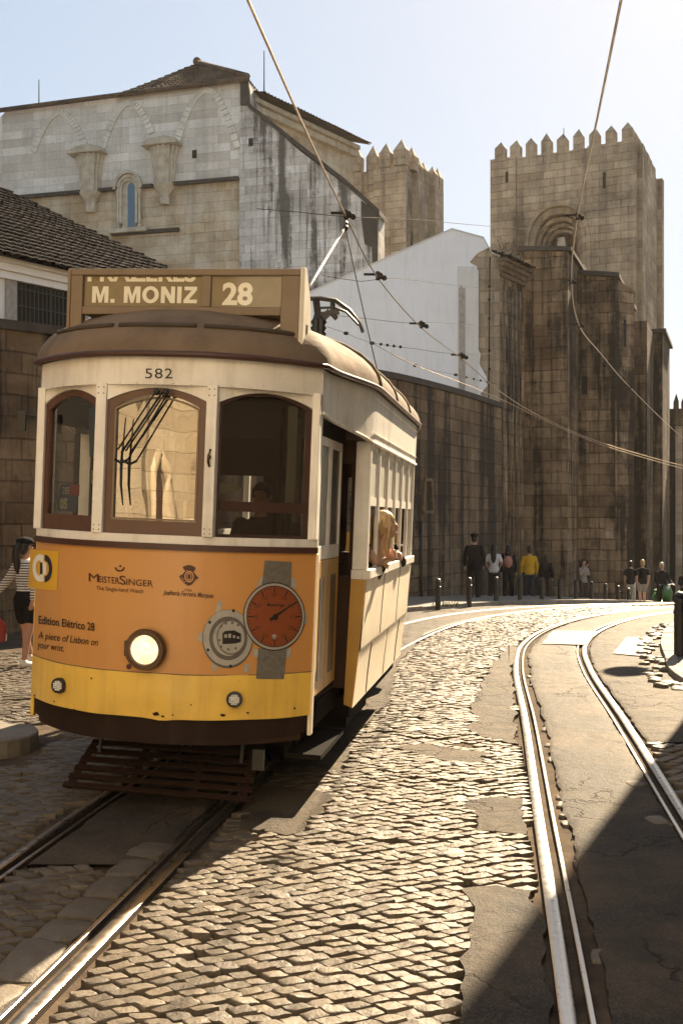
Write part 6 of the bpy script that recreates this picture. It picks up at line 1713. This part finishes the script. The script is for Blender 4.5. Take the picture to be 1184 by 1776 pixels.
    for q in (-1, 1):
        k, f = kn[q]; m = MB(); m.tube([f+S(0,.07,-.05), f+S(0,.045,-.04), f+S(q*.008,-.06,-.045), f+S(q*.012,-.14,-.058), f+S(q*.012,-.19,-.066)], [.026*s,.048*s,.045*s,.036*s,.018*s], 10)
        m.tube([f+S(0,.01,-.05), f+S(0,.01,.02)], [.05*s,.046*s], 10); m.build('shoe', shoes or SHOE_D, root, True)
    m = MB(); m.ball(S(0,.022,1.637), .086*s, .103*s, .102*s, 16, 12); m.ball(S(0,.05,1.59), .08*s, .07*s, .09*s, 12, 9)
    if hairlen:
        limb(m, [S(0,.055,1.64), S(0,.075,1.55), S(0,.085,1.45), S(0,.11,1.60-hairlen*.7), S(0,.11,1.60-hairlen)], [(.078*s,.07*s), (.088*s,.06*s), (.095*s,.045*s), (.085*s,.035*s), (.04*s,.02*s)], 14)
    if hair_fn: hair_fn(m, S, s)
    # keep the face clear: cut the hair in front of the brow
    b = [i for i in range(len(m.v))]
    m.v = [(x, max(y, -.050*s) if z < 1.655*s and z > 1.50*s and abs(x) < .072*s else y, z) for x, y, z in m.v]
    o = m.build('hair', HAIR[hair], root); remesh(o, max(vox*.8, .008)*s, 0)
    if bag is not None:
        m = MB(); m.ball(S(0,.20,1.20), .14*s, .09*s, .19*s, 14, 10); m.tube([S(-.10,.13,1.36), S(-.11,.0,1.43), S(-.10,-.12,1.30)], .014, 6); m.tube([S(.10,.13,1.36), S(.11,.0,1.43), S(.10,-.12,1.30)], .014, 6); m.build('backpack', bag, root, True)
    if hat is not None:
        m = MB(); m.ball(S(0,.02,1.685), .108*s, .122*s, .062*s, 16, 9); m.tube([S(0,-.07,1.665), S(0,-.145,1.65)], [(.085*s,.012*s), (.06*s,.008*s)], 12, True, (1,0,0)); m.build('flat_cap', hat, root, True)
    return root
BK = clothm('black', (.014,.013,.014)); NV = clothm('dark blue denim', (.035,.04,.055)); WT_ = clothm('white', (.62,.60,.57)); YL = clothm('mustard', (.62,.36,.03)); GY_ = clothm('grey', (.30,.27,.24)); BR = clothm('brown', (.09,.06,.045)); PK = clothm('pink', (.45,.22,.17)); OW = clothm('off-white', (.55,.49,.40))
def pl(px, Y, off=.1): return ((px-CX)*Y/F, Y, gz(Y)+off)
PI_ = pi
person(pl(822,30), PI_-.1, 'man in black with a dark flat cap walking away along the wall', 1.80, BK, BK, stride=.4, hat=BK)
person(pl(856,32.3), PI_-.25, 'woman in a white T-shirt with long dark hair walking away', 1.64, WT_, BK, hairlen=.45, stride=.5, sleeves=False, female=True,
       arms={-1: (Vector((-.23,.04,1.08)), Vector((-.16,-.16,.98))), 1: (Vector((.25,.03,1.08)), Vector((.18,-.12,.93)))})
person(pl(881,33.2), PI_-.2, 'person in dark clothes with a pink backpack beside the white T-shirt', 1.68, BK, BK, stride=.3, bag=PK, hairlen=.2, female=True)
person(pl(917,35), PI_+.05, 'man in a mustard yellow jumper and jeans walking away', 1.76, YL, NV, stride=-.6)
person(pl(946,36.6), PI_-.3, 'shadowed person in dark clothes right of the yellow jumper', 1.62, BK, BR, hairlen=.4, stride=.3, female=True)
person(pl(1011,39), .5, 'woman in a grey top standing with an arm raised to her face by the buttress', 1.66, GY_, BR, 'dark', hairlen=.15, sleeves=False, female=True,
       arms={-1: (Vector((-.24,-.12,1.14)), Vector((-.06,-.22,1.42))), 1: (Vector((.22,-.04,1.12)), Vector((.06,-.20,1.14)))})
person(pl(1093,39.6), PI_-.4, 'woman in a dark top and pale trousers walking down the street', 1.66, BK, OW, hair='dark', stride=.5, female=True, sleeves=False, skirt=0)
person(pl(1113,40), PI_+.1, 'fair-haired person in a black T-shirt and shorts seen from behind', 1.74, BK, GY_, hair='blond', shorts=True, sleeves=False, stride=.3)
mo1 = person(pl(1147,41,0.), .1, 'light-haired person in black astride a green scooter', 1.84, BK, BK, hair='grey', stride=0., arms={-1: (Vector((-.27,-.10,1.14)), Vector((-.26,-.36,1.06))), 1: (Vector((.27,-.10,1.14)), Vector((.26,-.36,1.06)))})
mo2 = person(pl(1187,42,0.), .1, 'person in black astride a green scooter at the picture edge', 1.72, BK, BK, hair='dark', stride=0., arms={-1: (Vector((-.27,-.10,1.14)), Vector((-.26,-.36,1.06))), 1: (Vector((.27,-.10,1.14)), Vector((.26,-.36,1.06)))})
GRN = paint('green scooter plastic', (.03,.13,.03), .3, .1)
def scooter(px, Y, lb):
    root = empty('scooter', pl(px, Y, 0.), .1, lb, 'scooter', 'green scooters on the street')
    m = MB(); m.tube([(0,-.50,.45), (0,-.52,.75), (0,-.47,1.00)], [(.17,.05), (.20,.06), (.13,.06)], 12, True, (1,0,0)); m.tube([(0,-.42,.35), (0,.1,.30), (0,.6,.55)], [(.13,.05), (.14,.06), (.14,.16)], 12, True, (1,0,0)); m.tube([(0,.1,.72), (0,.55,.76)], [(.13,.06), (.12,.06)], 10, True, (1,0,0)); m.build('body', GRN, root, True)
    for y in (-.66, .55):
        m = MB(); m.lathe([(.10,-.05),(.22,-.05),(.24,0),(.22,.05),(.10,.05)], (0,y,.24), (1,0,0), 20); m.build('wheel', M['black'], root, True)
    m = MB(); m.tube([(-.30,-.40,1.06), (0,-.47,1.02), (.30,-.40,1.06)], .018, 8); m.build('handlebar', M['black_metal'], root, True)
    m = MB(); m.lathe([(.07,0),(.075,.04),(.04,.06)], (0,-.53,.93), (0,-1,0), 14); m.build('headlight', M['lens'], root, True)
scooter(1147, 41, 'green scooter under the light-haired rider'); scooter(1187, 42, 'green scooter at the right picture edge')

# the woman in the striped jumper, left, pulling a suitcase
ST = cloth('striped jersey', (.66,.63,.58), stripes=1.385)
def ponytail(m, S, s):
    limb(m, [S(0,.10,1.66), S(.01,.15,1.60), S(.02,.15,1.48), S(.02,.13,1.32), S(.02,.11,1.24)], [.04*s,.05*s,.055*s,.045*s,.018*s], 10)
sw = person((-4.17,14.5,.0), PI_-.55, 'woman in a striped jumper, black shorts and cap walking away beside the tram', 1.69, ST, BK, hair='dark', skin='tan', shorts=True, stride=-.55, shoes=SHOE_W, vox=.009, female=True, hair_fn=ponytail, hat=BK, group='people on the left pavement',
            arms={-1: (Vector((-.25,.06,1.14)), Vector((-.30,.16,.90))), 1: (Vector((.30,.02,1.16)), Vector((.46,.08,.97)))}, cropped=True)
sc = empty('suitcase', (-4.66,14.2,.0), R(20), 'tan upright suitcase pulled by the woman in stripes', 'suitcase')
m = MB(); m.box(-.19,.19,-.12,.12,.06,.66); m.build('shell', plain('tan suitcase shell', (.30,.20,.12), .5), sc, bevel=.03)
m = MB(); m.tube([(-.10,.06,.66),(-.10,.06,.97),(.10,.06,.97),(.10,.06,.66)], .011, 8); m.build('handle', M['black_metal'], sc, True)
for x, y in ((-.15,-.09),(.15,-.09),(-.15,.09),(.15,.09)):
    m = MB(); m.lathe([(.01,-.015),(.032,-.015),(.032,.015),(.01,.015)], (x,y,.034), (1,0,0), 12); m.build('wheel', M['black'], sc, True)
# red car parked by the wall, behind her
car = empty('parked_car', (-6.35,14.8,0), R(136), 'red hatchback parked at the wall behind the woman in stripes', 'car')
prof = [(-1.95,.30),(-1.97,.62),(-1.85,.78),(-.95,.93),(-.35,1.38),(.9,1.42),(1.55,1.05),(1.80,.95),(1.85,.34),(1.4,.24),(-1.5,.24)]
m = MB(); rows = []
for x, sc_ in ((-.80,.90),(-.83,.97),(-.70,1.0),(0,1.02),(.70,1.0),(.83,.97),(.80,.90)):
    rows.append([(x, y, .24+(z-.24)*(sc_ if z > .9 else 1)) for y, z in prof+[prof[0]]])
m.grid(rows); m.add(rows[0][:-1], [tuple(range(len(prof)))]); m.add(rows[-1][:-1], [tuple(range(len(prof)))]); cb = m.build('body', M['red_car'], car, smooth=True, angle=40)
m = MB()
for s in (-1, 1): m.prism([(s*.835,-.80,.95),(s*.815,-.33,1.30),(s*.815,.85,1.33),(s*.835,1.35,1.0)], (s*.01,0,0))
m.prism([(-.70,-.965,.96),(.70,-.965,.96),(.62,-.42,1.36),(-.62,-.42,1.36)], (0,-.012,.012)); m.build('window', M['car_glass'], car)
for s in (-1, 1):
    m = MB(); m.ball((s*.62,-1.90,.68), .15, .08, .08, 12, 8); m.build('headlight', M['lens'], car, True)
    for y in (-1.25, 1.2):
        m = MB(); m.lathe([(.12,-.1),(.29,-.1),(.31,-.05),(.31,.06),(.27,.09),(.20,.08)], (s*.74,y,.31), (s,0,0), 24); w_ = m.build('wheel', M['black'], car, True); mm = MB(); mm.lathe([(.20,.081),(.12,.1),(.03,.1)], (s*.74,y,.31), (s,0,0), 20); mm.build('rim', M['chrome'], w_, True)
m = MB(); m.box(-.75,.75,-2.03,-1.95,.30,.44); m.box(-.55,.55,-1.99,-1.965,.60,.63); m.build('front_bumper', M['chrome'], car, bevel=.02)

car.scale = (.85,.85,.72); car.location.x -= .06
# ---- tram passengers and driver (in tram space, so they sit with the car)
def bust(loc, face, lb, top, hair, skin, arms, hair_fn, vox=.008, seat=True, lean=0., group='people inside the tram', bare=False, head_turn=0.):
    """seated figure built from the hips up with thighs, head turned by head_turn"""
    root = empty('person', (0,0,0), 0, lb, 'person', group); root.matrix_world = TM @ Matrix.Translation(loc) @ Matrix.Rotation(face, 4, 'Z')
    m = MB(); L = lambda z: lean*z
    tor = [(0,0,.0), (0,-L(.1),.12), (0,-L(.25),.28), (0,-L(.4),.42), (0,-L(.5),.52), (0,-L(.55),.575)]; tr_ = [(.165,.12), (.15,.11), (.145,.11), (.165,.11), (.13,.085), (.06,.058)]
    limb(m, tor, tr_, 16); hb = Vector((0,-L(.6),.74)); limb(m, [(0,-L(.55),.54), (0,-L(.57),.60), tuple(hb+Vector((0,-.01,-.06)))], [.06,.05,.055])
    Rm = Matrix.Rotation(head_turn, 4, 'Z'); h = lambda x, y, z: hb+Rm @ Vector((x, y, z))
    Mh = Rm.to_3x3()
    m.ball(h(0,.012,.02), .076, .095, .098, 16, 12, Mh); m.ball(h(0,-.028,-.02), .062, .068, .085, 14, 10, Mh); m.ball(h(0,-.052,-.07), .034, .034, .03, 10, 8, Mh)
    m.tube([h(0,-.088,.02), h(0,-.103,-.013), h(0,-.09,-.025)], [.010,.015,.012], 8)
    for q in (-1, 1):
        m.ball(h(q*.077,.012,0), .012, .02, .03, 8, 6)
        Rl = Matrix.Rotation(-face, 3, 'Z'); lg = [Rl @ Vector(p) for p in ((q*.09,0,.02), (q*.10,-.25,.04), (q*.10,-.42,.02), (q*.10,-.42,-.25), (q*.10,-.40,-.42))]
        chain_round(m, lg[:3], [.09,.08,.06]); chain_round(m, lg[2:], [.06,.05,.04])
        e, w_ = (Vector(p) for p in arms[q]); sho = Vector((q*.17,-L(.5),.50)); chain_round(m, [sho, sho.lerp(e, .5), e], [.055,.046,.040]); chain_round(m, [e, e.lerp(w_, .4), w_], [.040,.037,.026]); d = (w_-e).normalized(); hand(m, w_, d, (0,0,1), (-q,.3,0), .7)
    remesh(m.build('body', SKIN[skin], root), vox, 1)
    m = MB(); limb(m, tor[:5] if bare else tor, [tuple(x+.016 for x in r) for r in (tr_[:5] if bare else tr_)], 18)
    for q in (-1, 1):
        e, w_ = (Vector(p) for p in arms[q]); sho = Vector((q*.17,-L(.5),.50))
        if bare: continue
        chain_round(m, [sho, sho.lerp(e, .5), e], [.072,.064,.058]); chain_round(m, [e, e.lerp(w_, .5), w_.lerp(e, .1)], [.058,.052,.042])
    remesh(m.build('top', top, root), .011, 1)
    m = MB(); m.ball(h(0,.022,.032), .086, .103, .102, 16, 12, Mh); m.ball(h(0,.05,-.02), .08, .07, .09, 12, 9, Mh)
    iv = Rm.inverted()
    def clear(p):
        q = iv @ (Vector(p)-hb)
        if -.12 < q.z < .055 and abs(q.x) < .072: q.y = max(q.y, -.048)
        return tuple(hb+Rm @ q)
    m.v = [clear(p) for p in m.v]; hair_fn(m, h)
    remesh(m.build('hair', hair, root), .007, 0)
    for q in (-1, 1):
        mm = MB(); mm.ball(h(q*.030,-.084,.008), .010, .006, .006, 8, 6); mm.build('eye', LENS, root, True)
    mm = MB(); mm.ball(h(0,-.090,-.052), .022, .008, .007, 8, 6); mm.build('mouth', LIP, root, True)
    return root
rh_ = random.Random(12)
def longhair(m, h):
    for k in range(26):
        a = rh_.uniform(-1.0, 1.0); x = .07*sin(a*1.5); y0 = .05+.03*cos(a)
        sx = rh_.uniform(-.04,.05); m.tube([h(x,.06,.06), h(x*1.2,.085,-.06), h(x*1.2+sx*.5,.08+rh_.uniform(-.02,.03),-.2), h(x+sx,.05+rh_.uniform(-.05,.05),-.27), h(x+sx*1.6,.03+rh_.uniform(-.06,.06),-.31-rh_.uniform(0,.05))], [.022,.024,.020,.016,.010], 6)
    for k in range(10):
        x = (-1 if k % 2 else 1)*rh_.uniform(.065,.085); m.tube([h(x*.6,-.02,.10), h(x*1.05,-.02,.0), h(x*1.1,-.01+rh_.uniform(-.02,.03),-.15), h(x*1.2,.0,-.26)], [.016,.018,.016,.010], 6)
def shorthair(m, h): pass
bust((.90,2.42,1.20), R(78), 'blonde woman leaning out of the first tram window, elbow on the sill', BK, HAIR['blond'], 'fair', {-1: ((-.18,-.32,.45), (.04,-.36,.47)), 1: ((.18,-.28,.45), (.10,-.36,.48))}, longhair, lean=.56, bare=True, head_turn=R(30))
bust((.90,3.75,1.20), R(70), 'passenger in black behind the blonde woman, arm out of the tram window', BK, HAIR['dark'], 'fair', {-1: ((-.20,-.24,.40), (-.05,-.30,.42)), 1: ((.22,-.24,.38), (.08,-.30,.42))}, shorthair, lean=.3, vox=.01, head_turn=R(20))
bust((-.42,.92,1.28), 0., 'tram driver in dark uniform behind the left front window', BK, HAIR['dark'], 'tan', {-1: ((-.27,-.10,.36), (-.20,-.34,.42)), 1: ((.25,-.10,.30), (.20,-.34,.38))}, shorthair, vox=.010)
bust((.18,2.25,1.40), 0., 'passenger standing in the dark saloon behind the right front window', BR, HAIR['dark'], 'tan', {-1: ((-.24,0,.26), (-.2,-.2,.3)), 1: ((.24,0,.26), (.2,-.2,.3))}, shorthair, vox=.012)

# every separate piece of these parts becomes a mesh of its own
def split_loose(o):
    me = o.data; n = len(me.vertices); par = list(range(n))
    def find(i):
        while par[i] != i: par[i] = par[par[i]]; i = par[i]
        return i
    for e in me.edges:
        a, b = find(e.vertices[0]), find(e.vertices[1])
        if a != b: par[a] = b
    roots = {}
    for i in range(n): roots.setdefault(find(i), []).append(i)
    if len(roots) < 2: return
    uv = me.uv_layers.active; parts = []
    for R_ in roots:
        idx = {v: k for k, v in enumerate(roots[R_])}; F_ = [p for p in me.polygons if p.vertices[0] in idx]
        if not F_: continue
        nm = bpy.data.meshes.new(o.name); nm.from_pydata([tuple(me.vertices[v].co) for v in roots[R_]], [], [[idx[v] for v in p.vertices] for p in F_])
        if uv:
            l = nm.uv_layers.new(name='UVMap'); k = 0
            for p in F_:
                for li in p.loop_indices: l.data[k].uv = uv.data[li].uv; k += 1
        for mt in me.materials: nm.materials.append(mt)
        nm.polygons.foreach_set('use_smooth', [p.use_smooth for p in F_]); parts.append(nm)
    o.data = parts[0]
    for nm in parts[1:]:
        c = o.copy(); c.data = nm; col.objects.link(c)
for o in [o for o in col.objects if o.type == 'MESH' and o.parent and o.name.split('.')[0] in SPLIT]: split_loose(o)

# thin sunlit haze over the street
m = MB(); m.box(-90, 90, -45, 110, -14, 34)
hz_ = m.build('haze', None); tag(hz_, kind='stuff')
hm_ = NT('thin haze'); hm_.t.nodes.remove(hm_.b)
pv = hm_.n('VolumePrincipled', {'Color': (1., .93, .82), 'Density': .0002, 'Anisotropy': .35}); hm_.t.links.new(pv.outputs[0], hm_.out.inputs['Volume'])
hz_.data.materials.append(hm_.mat)
